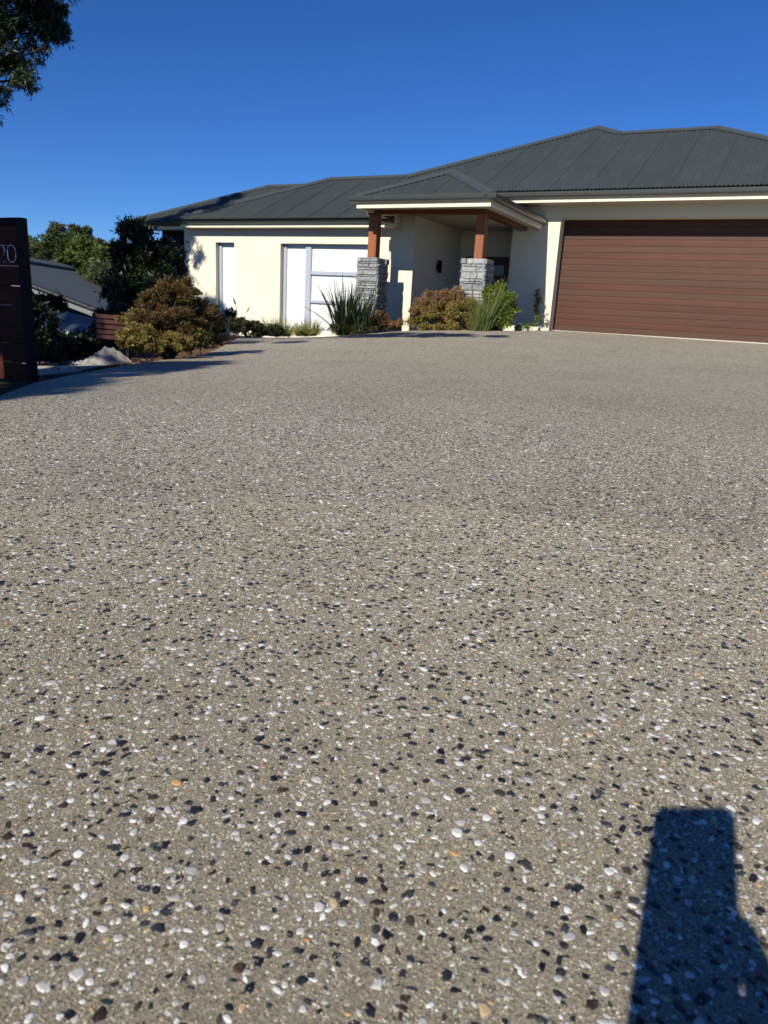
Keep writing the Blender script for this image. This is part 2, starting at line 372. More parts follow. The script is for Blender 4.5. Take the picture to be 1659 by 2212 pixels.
def stone_verts(I, k, rings):
    n = len(I); th = np.linspace(0, 2*math.pi, k, endpoint=False)[None] + rng.uniform(-.32, .32, (n, k))
    r = rad[I][:, None]*rng.uniform(.66, 1.16, (n, k)); ca, sa = np.cos(ang[I])[:, None], np.sin(ang[I])[:, None]
    def ring(s, h, jit):
        lx = r*np.cos(th)*s; ly = r*np.sin(th)*s*asp[I][:, None]
        return np.stack([lx*ca-ly*sa + gx[I][:, None], lx*sa+ly*ca + gy[I][:, None], gzv[I][:, None]+h+jit+lx*0], -1)
    hgt = (rad[I]*rng.uniform(.04, .17, n))[:, None]; tx = rng.uniform(-.09, .09, (n, 1)); ty = rng.uniform(-.09, .09, (n, 1)); tl = (np.cos(th)*tx+np.sin(th)*ty)*r
    out = [ring(1.0, -.0008, 0)]
    if rings == 3: out += [ring(.88, hgt*.75, tl*.8), ring(.5, hgt, tl*.45)]
    else: out += [ring(.78, hgt, tl*.7)]
    return np.concatenate(out, 1)
def stone_faces(k, rings):
    f = []
    for a in range(0, k*(rings-1), k):
        for i in range(k): f.append((a+i, a+(i+1) % k, a+k+(i+1) % k, a+k+i))
    b = k*(rings-1)
    for i in range(1, k-1, 2): f.append((b, b+i, b+i+1, b+i+2))
    return np.array(f)
def m_peb(name, stops, rough, spec, coat=0, sc=260):
    a = NM(name, rough, spec); i = a.island() if name.endswith('s') else a.rnd()
    c = a.ramp(i, stops); n1 = a.noise(sc, 4, .6)
    c = a.mix(c, a.mix(c, (.5,.5,.5), .16), a.ramp(n1, [(.5, 0), (.75, .55)])); a.color(c); a.bump(n1, .35, .0012)
    a.rough(a.ramp(a.noise(90, 2), [(.35, rough*.6), (.65, min(1, rough*1.3))])); return a.m
DK = [(0, (.007,.008,.010)), (.35, (.012,.014,.017)), (.6, (.022,.026,.030)), (.78, (.045,.052,.053)), (.86, (.05,.036,.018)), (.95, (.028,.012,.008)), (1, (.08,.055,.02))]
WH = [(0, (.34,.33,.30)), (.35, (.42,.41,.38)), (.65, (.54,.53,.50)), (.85, (.70,.69,.66)), (.92, (.76,.75,.72)), (.95, (.46,.38,.26)), (1, (.50,.31,.12))]
GR = [(0, (.62,.60,.54)), (.3, (.50,.47,.40)), (.45, (.16,.15,.12)), (.6, (.07,.06,.045)), (.75, (.40,.36,.26)), (.93, (.34,.21,.10)), (1, (.40,.16,.06))]
mats = dict(dark=(m_peb('dark_pebble', DK, .42, .5), m_peb('dark_pebbles', DK, .42, .5)),
            white=(m_peb('quartz_pebble', WH, .38, .5), m_peb('quartz_pebbles', WH, .38, .5)),
            grey=(m_peb('grey_pebble', GR, .5, .4), m_peb('grey_pebbles', GR, .5, .4)))
cls = np.where(kind < .27, 0, np.where(kind < .73, 1, 2))
rad = np.where(cls == 1, rad*rng.uniform(.6, 1.2, N), rad)
size_px = rad/zc; _, _, xc, yc = in_view(gx, gy, gzv); on = (np.abs(xc) < 800) & (yc < 1080)
order = np.argsort(-size_px*on); big = np.sort(order[:300]); isbig = np.zeros(N, bool); isbig[big] = True
cname = ['dark', 'white', 'grey']; near = np.hypot(gx, gy) < 1.7
for c in range(3):
    for nr, k, rings in ((True, 8, 3), (False, 6, 2)):
        ii = np.where((cls == c) & ~isbig & (near == nr))[0]; SV = stone_verts(ii, k, rings); nv = k*rings
        F = (stone_faces(k, rings)[None] + (np.arange(len(ii))*nv)[:, None, None]).reshape(-1, 4)
        link('pebbles', np_mesh('pebbles', SV.reshape(-1, 3), F), mats[cname[c]][1], driveway, True, kind='stuff')
SV = stone_verts(big, 8, 3); SF = stone_faces(8, 3)
for q_, i in enumerate(big):
    link('pebble', np_mesh('pebble', SV[q_], SF), mats[cname[cls[i]]][0], driveway, True)
# fine sand grains standing proud, nearest the lens
def grit(nn, rmax):
    rr = np.sqrt(rng.uniform(.2**2, rmax**2, nn)); aa = np.radians(rng.uniform(-62, 12, nn)); x = rr*np.sin(aa); y = rr*np.cos(aa); z = zdrive(x, y)
    v, _, _, _ = in_view(x, y, z); x, y = x[v], y[v]; z = zsurf(x, y); n = len(x); r = rng.uniform(.0006, .0020, n)
    t = np.array([(1, 0, -.3), (0, 1, -.3), (-1, 0, -.3), (0, -1, -.3), (0, 0, .55)])
    Q = t[None]*r[:, None, None]*rng.uniform(.6, 1.3, (n, 5, 1)) + np.stack([x, y, z], -1)[:, None]
    T = np.array([(0, 1, 4), (1, 2, 4), (2, 3, 4), (3, 0, 4)])
    return Q.reshape(-1, 3), (T[None]+(np.arange(n)*5)[:, None, None]).reshape(-1, 3)
V, F = grit(230000, 1.8)
SG = [(0, (.04,.03,.02)), (.25, (.17,.135,.08)), (.5, (.36,.30,.18)), (.8, (.56,.48,.33)), (.93, (.70,.66,.57)), (1, (.85,.83,.78))]
link('sand_grains', np_mesh('sand_grains', V, F), m_peb('sand_grains', SG, .35, .5), driveway, False, kind='stuff')
# crack across the slab, with pale chips along it
CK = [(-2.32,1.62),(-1.9,1.50),(-1.5,1.40),(-1.2,1.33),(-.95,1.27),(-.70,1.165),(-.5,1.08),(-.33,.99),(-.2,.895),(-.1,.82),(-.02,.765),(.05,.715),(.12,.66)]
ck = MB(); pts = []
for i in range(len(CK)-1):
    for t in np.linspace(0, 1, 14, endpoint=False):
        x = CK[i][0]*(1-t)+CK[i+1][0]*t; y = CK[i][1]*(1-t)+CK[i+1][1]*t; pts.append((x+random.uniform(-.003, .003), y+random.uniform(-.003, .003)))
zc_ = zsurf([p[0] for p in pts], [p[1] for p in pts])
for i in range(len(pts)-1):
    if random.random() < .28: continue
    w0 = random.uniform(.0002, .0012); w1 = random.uniform(.0002, .0012)
    (xa, ya), (xb, yb) = pts[i], pts[i+1]
    ck.add([(xa, ya-w0, zc_[i]+.0006), (xb, yb-w1, zc_[i+1]+.0006), (xb, yb+w1, zc_[i+1]+.0006), (xa, ya+w0, zc_[i]+.0006)], [(0, 1, 2, 3)])
ck.build('crack', plain('crack_dirt', (.03,.025,.02), .95, .1), driveway)
ch = MB()
for i in range(0, len(pts)-1):
    if random.random() < (.03 if not (-.34 < pts[i][0] < -.16) else .22):
        x, y = pts[i]; z = zc_[i]; l = random.uniform(.002, .0075); ww = random.uniform(.001, .0028); a = -.5+random.uniform(-.4, .4); ca, sa = math.cos(a), math.sin(a)
        q = [(-l, 0), (-l*.4, -ww), (l*.5, -ww*.8), (l, 0), (l*.4, ww), (-l*.5, ww*.9)]
        vs_ = [(x+u*ca-v*sa, y+.003+u*sa+v*ca, z-.0005) for u, v in q] + [(x+.6*(u*ca-v*sa), y+.003+.6*(u*sa+v*ca), z+.0018) for u, v in q]
        ch.add(vs_, [(i_, (i_+1) % 6, 6+(i_+1) % 6, 6+i_) for i_ in range(6)]+[(6, 7, 8, 9, 10, 11)])
ch.build('chips', plain('cream_chips', (.62,.54,.38), .6, .3), driveway, kind='stuff')

# ------------------------------------------------------------------ wider ground
def m_ground():
    a = NM('garden_soil', .95, .15)
    c = a.mix((.03,.02,.014), (.085,.058,.038), a.noise(9, 6, .7)); c = a.mix(c, (.03,.032,.015), a.ramp(a.noise(.25, 4, .6), [(.45, 0), (.6, .9)]))
    a.color(c); a.bump(a.noise(30, 5, .7), .8, .03); return a.m
xs = np.r_[-900, -400, -200, -100, -60, -40, -30, np.arange(-24, 9, .35), 12, 18, 30, 60, 150, 400, 900]
ysg = np.r_[-400, -100, -30, -10, -4, np.arange(-3, 20, .35), 22, 26, 32, 45, 70, 120, 250, 500, 1200]
GX, GY = np.meshgrid(xs, ysg); GZ = zground(GX.ravel(), GY.ravel())
ins = (GX.ravel() > xl(GY.ravel())) & (GY.ravel() < 16.3); GZ = np.where(ins, GZ-.05, GZ)
GZ = GZ - .012*np.clip(np.abs(GX.ravel())-25, 0, 300) - .01*np.clip(GY.ravel()-30, 0, 300) 
GZ = np.where(ins, GZ, GZ + .03*np.sin(GX.ravel()*2.1)*np.cos(GY.ravel()*1.7)*np.clip((xl(GY.ravel())-GX.ravel()), 0, 1))
nx = len(xs); ny = len(ysg); idx = np.arange(nx*ny).reshape(ny, nx)
F = np.stack([idx[:-1, :-1], idx[:-1, 1:], idx[1:, 1:], idx[1:, :-1]], -1).reshape(-1, 4)
link('ground', np_mesh('ground', np.c_[GX.ravel(), GY.ravel(), GZ], F), m_ground(), None, True, kind='structure')

# ------------------------------------------------------------------ the house
H = empty('house', (-6, 15, -.6), label='low cream rendered house with dark corrugated hip roofs, stone porch pillars and brown garage door', cat='house')
PITCH = R(25); TP = math.tan(PITCH)
def part(name, mb, mat, parent=None, smooth=False, **kw): return mb.build(name, mat, parent or H, smooth, **kw)
YL = 14.2; YW = 15.8; YD = 16.18; YB = 16.66
def wall_with_holes(x0, x1, z0, z1, y0, y1, holes):
    mb = MB(); xs_ = sorted({x0, x1, *[h[0] for h in holes], *[h[1] for h in holes]})
    for a, b in zip(xs_[:-1], xs_[1:]):
        hs = [h for h in holes if h[0] <= a+1e-6 and h[1] >= b-1e-6]
        if not hs: mb.box(a, b, y0, y1, z0, z1)
        else:
            h = hs[0]
            if h[2] > z0: mb.box(a, b, y0, y1, z0, h[2])
            mb.box(a, b, y0, y1, h[3], z1)
    return mb
SLIM = (-12.01, -11.45, -.47, 1.402); BIG = (-10.14, -7.78, -.47, 1.392)
part('wall', wall_with_holes(-12.98, -6.80, -1.3, 1.945, YL, YL+.24, [SLIM, BIG]), M['wall'])
part('wall', MB().box(-6.96, -6.803, YL+.243, YB+.3, -1.3, 1.95), M['wall'])                 # entry recess, left cheek
part('wall', MB().box(-6.80, -5.255, YB+.055, YB+.26, -1.3, 1.95), M['wall'])               # entry back wall
part('wall', wall_with_holes(-5.25, 1.8, -1.3, 2.34, YW, YW+.30, [(-4.233, .57, -1.3, 2.092)]), M['wall'])
part('wall', MB().box(-5.25, -5.05, YW+.303, YB+.4, -1.3, 2.34), M['wall'])
part('wall', MB().box(1.6, 1.8, YW+.303, 23, -1.3, 2.34), M['wall'])
part('wall', MB().box(-12.98, -12.78, YL+.243, 19, -1.3, 1.72), M['wall'])
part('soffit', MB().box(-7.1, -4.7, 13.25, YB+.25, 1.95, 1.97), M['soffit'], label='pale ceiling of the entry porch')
part('window_wall', MB().box(-14.1, -12.99, 14.62, 14.8, -1.4, 1.72), M['black'], label='dark screened bay at the left end of the house')

def window(spec, mull, trans, name='window'):
    x0, x1, z0, z1 = spec; yf = YL+.115; f = .055
    mb = MB()
    mb.bbox(x0+.01, x0+f+.03, yf, yf+.08, z0, z1, .006).bbox(x1-f, x1-.003, yf, yf+.08, z0, z1, .006)
    mb.bbox(x0+f+.03, x1-f, yf+.002, yf+.078, z1-f, z1-.003, .006).bbox(x0+f+.03, x1-f, yf+.002, yf+.078, z0, z0+f, .006)
    for a, b in mull: mb.bbox(a, b, yf-.012, yf+.075, z0+f, z1-f, .008)
    for a, b, xa in trans: mb.bbox(xa, x1-f, yf-.006, yf+.07, a, b, .008)
    wd = part(name, mb, M['alu'])
    cols_ = []; xs_ = [x0+f+.03]
    for a, b in mull: cols_.append((xs_[-1], a)); xs_.append(b)
    cols_.append((xs_[-1], x1-f))
    for ci, (a, b) in enumerate(cols_):
        zs = [z0+f]; cells = []
        if ci == len(cols_)-1:
            for ta, tb, _ in sorted(trans): cells.append((zs[-1], ta)); zs.append(tb)
        cells.append((zs[-1], z1-f))
        for c0, c1 in cells: MB().box(a, b, yf+.045, yf+.051, c0, c1).build('pane', M['blind'], wd)
    return wd
window(SLIM, [], [])
window(BIG, [(-9.53, -9.38)], [(.742, .83, -9.38), (.133, .203, -9.38)])
# entry door on the back wall
dr = MB().box(-6.6, -5.56, YB, YB+.05, -.7, 1.386); dmesh = part('entry_door', dr, M['doorred'], label='dark red timber front door with pale glass strips')
for z in (.98, .42, -.14): MB().box(-6.42, -5.66, YB-.006, YB-.001, z, z+.22).build('pane', M['paleglass'], dmesh)
# wall lamp on the left cheek
lm = MB().bbox(-6.80, -6.77, 15.40, 15.50, 1.0, 1.12, .004).tube([(-6.73, 15.45, .93), (-6.73, 15.45, 1.19)], .045, 12)
lamp = part('wall_lamp', lm, M['black'], label='black up and down wall lamp')

# ---- roofs
CAPN = [0]
def corr_sheets(parent, u_edge, z_plane, along, top, bot, u0, u1, lift=0.0):
    """corrugated sheets. along='x': u=x, v=y upslope (+y). along='y-': u=y, upslope -x... top/bot give plan v limits at u"""
    pitch = .076; seg = 6; n_up = lift
    W = .762; k = int(math.ceil((u1-u0)/W)); 
    for s in range(k):
        a = u0+s*W; b = min(u1, a+W); m_ = max(2, int(round((b-a)/pitch*seg)))
        vs_ = []; fs_ = []
        for i in range(m_+1):
            u = a+(b-a)*i/m_; h = .012*math.sin(2*math.pi*(u-u0)/pitch)+.012 + n_up
            if m_-i < 5: h += .007*(1-(m_-i)/5)
            e = 2*0
            v0, v1 = bot(u), top(u)
            if v1 < v0+1e-4: v1 = v0+1e-4
            for v in (v0, v1):
                x, y, z, nrm = z_plane(u, v); vs_.append((x+nrm[0]*h, y+nrm[1]*h, z+nrm[2]*h))
        # lap: one extra rib edge
        for i in range(m_): fs_.append((2*i, 2*i+2, 2*i+3, 2*i+1))
        if i == m_-1 or True:
            b0 = len(vs_); u = b-.002
            for v in (bot(u), top(u)):
                for hh in (.004, .018):
                    x, y, z, nrm = z_plane(u, v); vs_.append((x+nrm[0]*(hh+n_up), y+nrm[1]*(hh+n_up), z+nrm[2]*(hh+n_up)))
            fs_.append((b0, b0+1, b0+3, b0+2))
        me = bpy.data.meshes.new('roof_sheet'); me.from_pydata(vs_, [], fs_); link('roof_sheet', me, M['roof'], parent, True)
cp, sp_ = math.cos(PITCH), math.sin(PITCH)
def plane_front(y0, z0):
    return lambda u, v: (u, v, z0+TP*(v-y0), (0, -sp_, cp))
def plane_left(x0, z0):      # faces -X ; u = y, v = x
    return lambda u, v: (v, u, z0+TP*(v-x0), (-sp_, 0, cp))
def plane_right(x0, z0):     # faces +X ; u = y, v = -x
    return lambda u, v: (-v, u, z0+TP*(v+x0), (sp_, 0, cp))
def capping(parent, a, b, n1, n2, wd=.15):
    a = Vector(a); b = Vector(b); d = (b-a).normalized(); n1 = Vector(n1); n2 = Vector(n2)
    f1 = d.cross(n1).normalized(); f2 = d.cross(n2).normalized(); up = (n1+n2).normalized()
    if f1.dot(n2) > 0: f1 = -f1
    if f2.dot(n1) > 0: f2 = -f2
    mb = MB(); k = max(1, int((b-a).length/1.5))
    prof = [f1*wd+n1*.0265, f1*wd+n1*.028, f1*.035+n1*.030, up*.055, f2*.035+n2*.030, f2*wd+n2*.028, f2*wd+n2*.0265]
    for p, q in [(a, b)]:
        vs_ = [p+x for x in prof]+[q+x for x in prof]; mb.add(vs_, [(i, i+1, 8+i, 7+i) for i in range(6)]+[(0, 6, 3), (7, 13, 10)])
    mb.build('ridge_cap', M['capping'], parent)
NF = (0, -sp_, cp); NL = (-sp_, 0, cp); NR = (sp_, 0, cp); NB = (0, sp_, cp)
def gutter(parent, a, b, outn, zt, dep=.12, hgt=.105):
    """a->b along the fascia face; outn = outward unit vector; zt = top"""
    a = Vector((*a, 0)); b = Vector((*b, 0)); o = Vector((*outn, 0)); Z = Vector((0, 0, 1)); mb = MB()
    pr = [(0, -hgt+.01), (.035, -hgt), (.075, -hgt+.012), (.10, -hgt+.035), (.108, -.05), (.118, -.022), (.122, 0), (.108, .004), (.104, -.012), (0, -.014)]
    vs_ = [a+o*(x*dep/.12)+Z*(zt+z) for x, z in pr]+[b+o*(x*dep/.12)+Z*(zt+z) for x, z in pr]; k = len(pr)
    mb.add(vs_, [(i, (i+1) % k, k+(i+1) % k, k+i) for i in range(k)]+[tuple(range(k)), tuple(range(2*k-1, k-1, -1))])
    mb.build('gutter', M['gutter'], parent, label=None)

# garage roof
GY0, GZ0 = 15.2, 2.529
gr = part('roof', MB().add([(-9.4,15.3,2.50),(2.2,15.3,2.50),(-1.8,19.22,4.35),(-3.95,19.22,4.35),(-4.65,19.9,4.66)], [(0,1,2,3,4)])
          .box(-5.1, 2.1, 15.33, 15.79, 2.325, 2.337), M['soffit'], label='large grey green corrugated hip roof over the garage')
def gtop(u): return np.interp(u, [-9.4, -4.65, -3.95, -1.81, 2.24], [15.2, 19.95, 19.25, 19.25, 15.2])
corr_sheets(gr, 0, plane_front(GY0, GZ0), 'x', gtop, lambda u: GY0, -8.2, 2.24)
corr_sheets(gr, 0, plane_right(2.24, GZ0), 'y', lambda u: np.interp(u, [15.2, 19.25, 23.3], [-2.24, 1.81, -2.24]), lambda u: -2.24, 15.2, 23.3)
corr_sheets(gr, 0, plane_left(-9.4, GZ0), 'y', lambda u: np.interp(u, [15.2, 19.95, 27], [-9.4, -4.65, -4.65]), lambda u: -9.4, 16.6, 27)
bk = MB().add([(-4.65,19.95,4.744),(-3.95,19.25,4.418),(-1.81,19.25,4.418),(2.24,23.3,2.529),(0.1,23.3,2.529),(.1,27,2.529),(-4.65,27,4.744)], [(0,1,2,3,4,5,6)])
bk.build('roof_sheet', M['roof'], gr)
def gp(x, y): return (x, y, GZ0+TP*(y-GY0))
capping(gr, gp(-8.2, 16.4), gp(-4.65, 19.95), NF, NL); capping(gr, gp(-4.65, 19.95), gp(-3.95, 19.25), NF, NR)
capping(gr, gp(-3.95, 19.25), gp(-1.81, 19.25), NF, NB); capping(gr, gp(-1.81, 19.25), gp(2.24, 15.2), NF, NR)
MB().box(-6.2, 2.15, 15.30, 15.325, 2.325, 2.50).build('fascia', M['fascia'], gr)
gutter(gr, (-6.2, 15.30), (2.27, 15.30), (0, -1), 2.507)
# left wing roof
LY0, LZ0 = 13.75, 1.853
lr = part('roof', MB().add([(-12.9,13.9,1.83),(-7.3,13.9,1.83),(-7.3,14.2,1.97),(-8.0,16.4,3.05),(-10.2,16.4,3.05)], [(0,1,2,3,4)])
          .box(-12.9, -7.12, 13.97, 14.195, 1.70, 1.712), M['soffit'], label='lower grey green corrugated roof over the left wing')
def ltop(u): return np.interp(u, [-12.95, -10.25, -8.21, -8.2, -5.9], [13.75, 16.45, 16.45, 15.2, 15.2])
def lbot(u): return max(LY0, 14.19+(u+7.27)) if u > -7.3 else LY0
corr_sheets(lr, 0, plane_front(LY0, LZ0), 'x', ltop, lbot, -12.95, -6.28)
corr_sheets(lr, 0, plane_left(-12.95, LZ0), 'y', lambda u: np.interp(u, [13.75, 16.45, 19.15], [-12.95, -10.25, -12.95]), lambda u: -12.95, 13.75, 19.15)
def lp(x, y): return (x, y, LZ0+TP*(y-LY0))
capping(lr, lp(-12.95, 13.75), lp(-10.25, 16.45), NF, NL); capping(lr, lp(-10.25, 16.45), lp(-8.2, 16.45), NF, NB)
MB().box(-12.86, -7.15, 13.93, 13.955, 1.70, 1.86).build('fascia', M['fascia'], lr)
MB().box(-7.15, -7.125, 13.93, 14.197, 1.70, 1.92).build('fascia', M['fascia'], lr)
gutter(lr, (-12.98, 13.93), (-7.15, 13.93), (0, -1), 1.875)
# far left return wing
EX, EY, EZ = -14.75, 14.12, 1.853
er = part('roof', MB().add([(-14.3,14.3,1.83),(-12.0,16.5,2.9),(-10.6,16.5,2.9),(-12.9,14.3,1.83)], [(0,3,2,1)]).box(-14.3, -12.99, 14.32, 14.6, 1.70, 1.712), M['soffit'], label='short hip roof at the far left end of the house')
corr_sheets(er, 0, plane_front(EY, EZ), 'x', lambda u: np.interp(u, [EX, EX+2.5, -10.4], [EY, EY+2.5, EY+2.5]), lambda u: EY if u < -12.95 else EY + .9*(u+12.95), EX, -10.6)
def ep(x, y): return (x, y, EZ+TP*(y-EY))
capping(er, ep(EX, EY), ep(EX+2.5, EY+2.5), NF, NL); capping(er, ep(EX+2.5, EY+2.5), ep(-10.6, EY+2.5), NF, NB)
MB().box(-14.68, -12.99, 14.29, 14.315, 1.70, 1.86).build('fascia', M['fascia'], er)
gutter(er, (-14.78, 14.29), (-12.99, 14.29), (0, -1), 1.875)
# porch roof
PX0, PX1, PY0, PZ0 = -7.27, -4.57, 12.55, 2.055; PM = (PX0+PX1)/2; PH = (PX1-PX0)/2
pr_ = part('roof', MB().box(PX0+.02, PX1-.04, 12.62, 13.24, 1.925, 1.935).box(-4.93, PX1-.04, 13.243, YW-.003, 1.925, 1.935).box(PX0+.02, -7.12, 13.243, 14.0, 1.925, 1.935), M['soffit'], label='small grey green hip roof over the entry porch')
corr_sheets(pr_, 0, plane_front(PY0, PZ0), 'x', lambda u: PY0+PH-abs(u-PM), lambda u: PY0, PX0, PX1)
corr_sheets(pr_, 0, plane_left(PX0, PZ0), 'y', lambda u: PX0+min(u-PY0, PH), lambda u: PX0+max(0, u-14.19), PY0, 15.5)
corr_sheets(pr_, 0, plane_right(PX1, PZ0), 'y', lambda u: -PX1+min(u-PY0, PH) if u < 15.25 else -PX1+.62, lambda u: -PX1, PY0, YW)
def pz(d): return PZ0+TP*d
A3 = (PM, PY0+PH, pz(PH))
capping(pr_, (PX0, PY0, PZ0), A3, NF, NL, .12); capping(pr_, A3, (PX1, PY0, PZ0), NF, NR, .16); capping(pr_, A3, (PM, 15.5, pz(PH)), NL, NR, .12)
MB().box(PX0, PX1-.05, 12.59, 12.615, 1.868, 2.03).build('fascia', M['fascia'], pr_)
MB().box(PX1-.075, PX1-.05, 12.618, YW-.003, 1.868, 2.03).build('fascia', M['fascia'], pr_)
MB().box(PX0, PX0+.025, 12.618, 14.0, 1.868, 2.03).build('fascia', M['fascia'], pr_)
gutter(pr_, (PX0-.11, 12.59), (PX1+.07, 12.59), (0, -1), 2.062)
gutter(pr_, (PX1-.05, 12.60), (PX1-.05, YW-.01), (1, 0), 2.062)
gutter(pr_, (PX0, 12.60), (PX0, 14.0), (-1, 0), 2.062)
# beams and posts
part('beam', MB().bbox(-7.42, -4.92, 13.235, 13.40, 1.84, 1.985, .006), M['beam'])
part('beam', MB().bbox(-5.115, -4.93, 13.405, YW-.004, 1.842, 1.985, .006), M['beam_y'])
part('beam', MB().bbox(-7.34, -7.18, 13.405, YL-.004, 1.842, 1.985, .006), M['beam_y'])
for x0, x1, zt in ((-7.35, -7.165, 1.045), (-5.10, -4.935, 1.06)):
    part('timber_post', MB().bbox(x0, x1, 13.225, 13.415, zt, 1.84, .008), M['post'])
# stone pillars
def pillar(cx, cy, hw, z0, z1):
    core = part('stone_pillar', MB().box(cx-hw+.03, cx+hw-.03, cy-hw+.03, cy+hw-.03, z0, z1-.01), M['mortar'])
    for face in range(4):
        z = z0
        while z < z1-.02:
            h = min(random.choice([.035, .05, .07, .09, .12]), z1-z)
            if z1-(z+h) < .035: h = z1-z
            x = -hw-.004
            while x < hw-.01:
                wdt = min(random.uniform(.09, .30), hw+.004-x)
                if hw-(x+wdt) < .07: wdt = hw+.004-x
                p = random.uniform(-.004, .030); g = .003
                xa, xb, za, zb = x+g, x+wdt-g, z+g, z+h-g
                vs_ = []
                for (u, v) in ((xa, za), (xb, za), (xb, zb), (xa, zb)): vs_.append((u, -hw+.04, v))
                for (u, v) in ((xa, za), (xb, za), (xb, zb), (xa, zb)): vs_.append((u+random.uniform(-.003, .003), -hw+.006-p*.4, v+random.uniform(-.002, .002)))
                # rough face: 4 x 2 grid
                b = len(vs_); gu = 4; gv = 3
                for j in range(gv):
                    for i in range(gu):
                        u = xa+.006+(xb-xa-.012)*i/(gu-1); v = za+.006+(zb-za-.012)*j/(gv-1)
                        vs_.append((u, -hw-p-random.uniform(0, .011), v))
                fs_ = [(0, 1, 5, 4), (1, 2, 6, 5), (2, 3, 7, 6), (3, 0, 4, 7)]
                G = lambda i, j: b+j*gu+i
                for j in range(gv-1):
                    for i in range(gu-1): fs_.append((G(i, j), G(i+1, j), G(i+1, j+1), G(i, j+1)))
                fs_.append((4, 5)+tuple(G(i, 0) for i in range(gu-1, -1, -1))); fs_.append((6, 7)+tuple(G(i, gv-1) for i in range(gu)))
                fs_.append((5, 6)+tuple(G(gu-1, j) for j in range(gv-1, -1, -1))); fs_.append((7, 4)+tuple(G(0, j) for j in range(gv)))
                c_, s_ = [(1, 0), (0, 1), (-1, 0), (0, -1)][face]
                vs2 = [(cx+u*c_-v*s_, cy+u*s_+v*c_, zz_) for u, v, zz_ in vs_]
                me = bpy.data.meshes.new('stone'); me.from_pydata(vs2, [], fs_); link('stone', me, M['stone'], core)
                x += wdt
            z += h
pillar(-7.27, 13.33, .225, -.7, 1.045); pillar(-5.045, 13.33, .225, -.7, 1.06)
# garage door
gd = part('garage_door', MB().box(-4.27, .60, YD+.03, YD+.06, -.16, 2.12), M['black'], label='brown woodgrain double garage door of horizontal slats')
def slat_mesh():
    mb = MB(); h = .125; x0, x1 = -4.26, .60
    pr = [(YD+.03, 0), (YD+.010, .0), (YD+.003, .0015), (YD, .004), (YD-.0004, h*.33), (YD-.0004, h*.66), (YD, h-.004), (YD+.003, h-.0015), (YD+.010, h-.0005), (YD+.03, h-.0005)]
    vs_ = [(x0, y, z) for y, z in pr]+[(x1, y, z) for y, z in pr]; k = len(pr)
    mb.add(vs_, [(i, k+i, k+i+1, i+1) for i in range(k-1)]+[tuple(range(k-1, -1, -1)), tuple(range(k, 2*k))]); return mb.mesh('slat')
sm = slat_mesh(); sm.materials.append(M['slat'])
for i in range(18):
    o = link('slat', sm, None, gd); o.location.z = -.155+i*.125
part('threshold', MB().bbox(-4.30, .60, YD-.16, YD+.02, -.30, -.152, .005), M['thresh'])
# ------------------------------------------------------------------ number panel by the drive
nb = empty('number_panel', (-4.9, 3.4, -.56), label='dark timber slat panel in a black steel frame with silver house number 20', cat='fence panel')
NY = 3.36; NX1 = -4.475; NX0 = -6.1
fr = MB().bbox(NX1-.052, NX1, NY, NY+.055, -.62, .475, .003).bbox(NX0, NX0+.05, NY, NY+.055, -.62, .475, .003).bbox(NX0+.05, NX1-.052, NY+.001, NY+.054, .430, .475, .003)
fr.build('frame', M['black'], nb)
for i in range(8):
    zt = .428-i*.1292; MB().bbox(NX0+.052, NX1-.054, NY+.016, NY+.038, zt-.1245, zt, .004).build('board', M['board'], nb)
def stroke_num(pts, r=.0042):
    return MB().tube(pts, r, 8)
def arc(cx, cz, rx, rz, a0, a1, n=14): return [(cx+rx*math.cos(R(a0+(a1-a0)*i/n)), NY+.006, cz+rz*math.sin(R(a0+(a1-a0)*i/n))) for i in range(n+1)]
zc0 = .248; ztop = .303; zbot = .193
zero = arc(-4.591, ztop-.036, .040, .036, 0, 180)+arc(-4.591, zbot+.036, .040, .036, 180, 360); zero.append(zero[0])
stroke_num(zero).build('number', M['number'], nb, True, label='silver digit 0')
two = arc(-4.700, ztop-.038, .040, .038, 165, -25)+[(-4.742, NY+.006, zbot), (-4.655, NY+.006, zbot)]
stroke_num(two).build('number', M['number'], nb, True, label='silver digit 2')
stake = tag(MB().bbox(-4.80, -4.725, 3.10, 3.14, -.62, -.20, .004).build('timber_stake', plain('raw_pine', (.35,.24,.14), .8, .2)), label='short raw timber stake in front of the number panel', cat='stake')

# ------------------------------------------------------------------ foliage tools
def leaf_mesh(name, C, D, L, W, curl=.12):
    """C base points, D unit directions, L lengths, W widths -> lance leaves of 2 quads"""
    n = len(C); rnd = rng.normal(size=(n, 3)); S = np.cross(D, rnd); S /= np.linalg.norm(S, axis=1)[:, None]+1e-9
    Nn = np.cross(D, S); L = L[:, None]; W = W[:, None]
    p0 = C; p1 = C+D*L*.45+S*W*.5+Nn*L*curl*.3; p2 = C+D*L+Nn*L*curl*-.6; p3 = C+D*L*.45-S*W*.5+Nn*L*curl*.3
    V = np.stack([p0, p1, p2, p3], 1).reshape(-1, 3); b = (np.arange(n)*4)[:, None]
    F = np.concatenate([b+np.array([[0, 1, 2, 3]])], 0)
    return np_mesh(name, V, F)
def unit(a): return a/(np.linalg.norm(a, axis=1)[:, None]+1e-9)
def blob_pts(centers, radii, counts, shell=.35):
    P = []; D = []
    for c, r, k in zip(centers, radii, counts):
        v = unit(rng.normal(size=(k, 3))); rr = rng.random(k)**shell; r3 = np.array(r if hasattr(r, '__len__') else (r, r, r))
        P.append(np.array(c)+v*rr[:, None]*r3); D.append(v)
    return np.concatenate(P), np.concatenate(D)
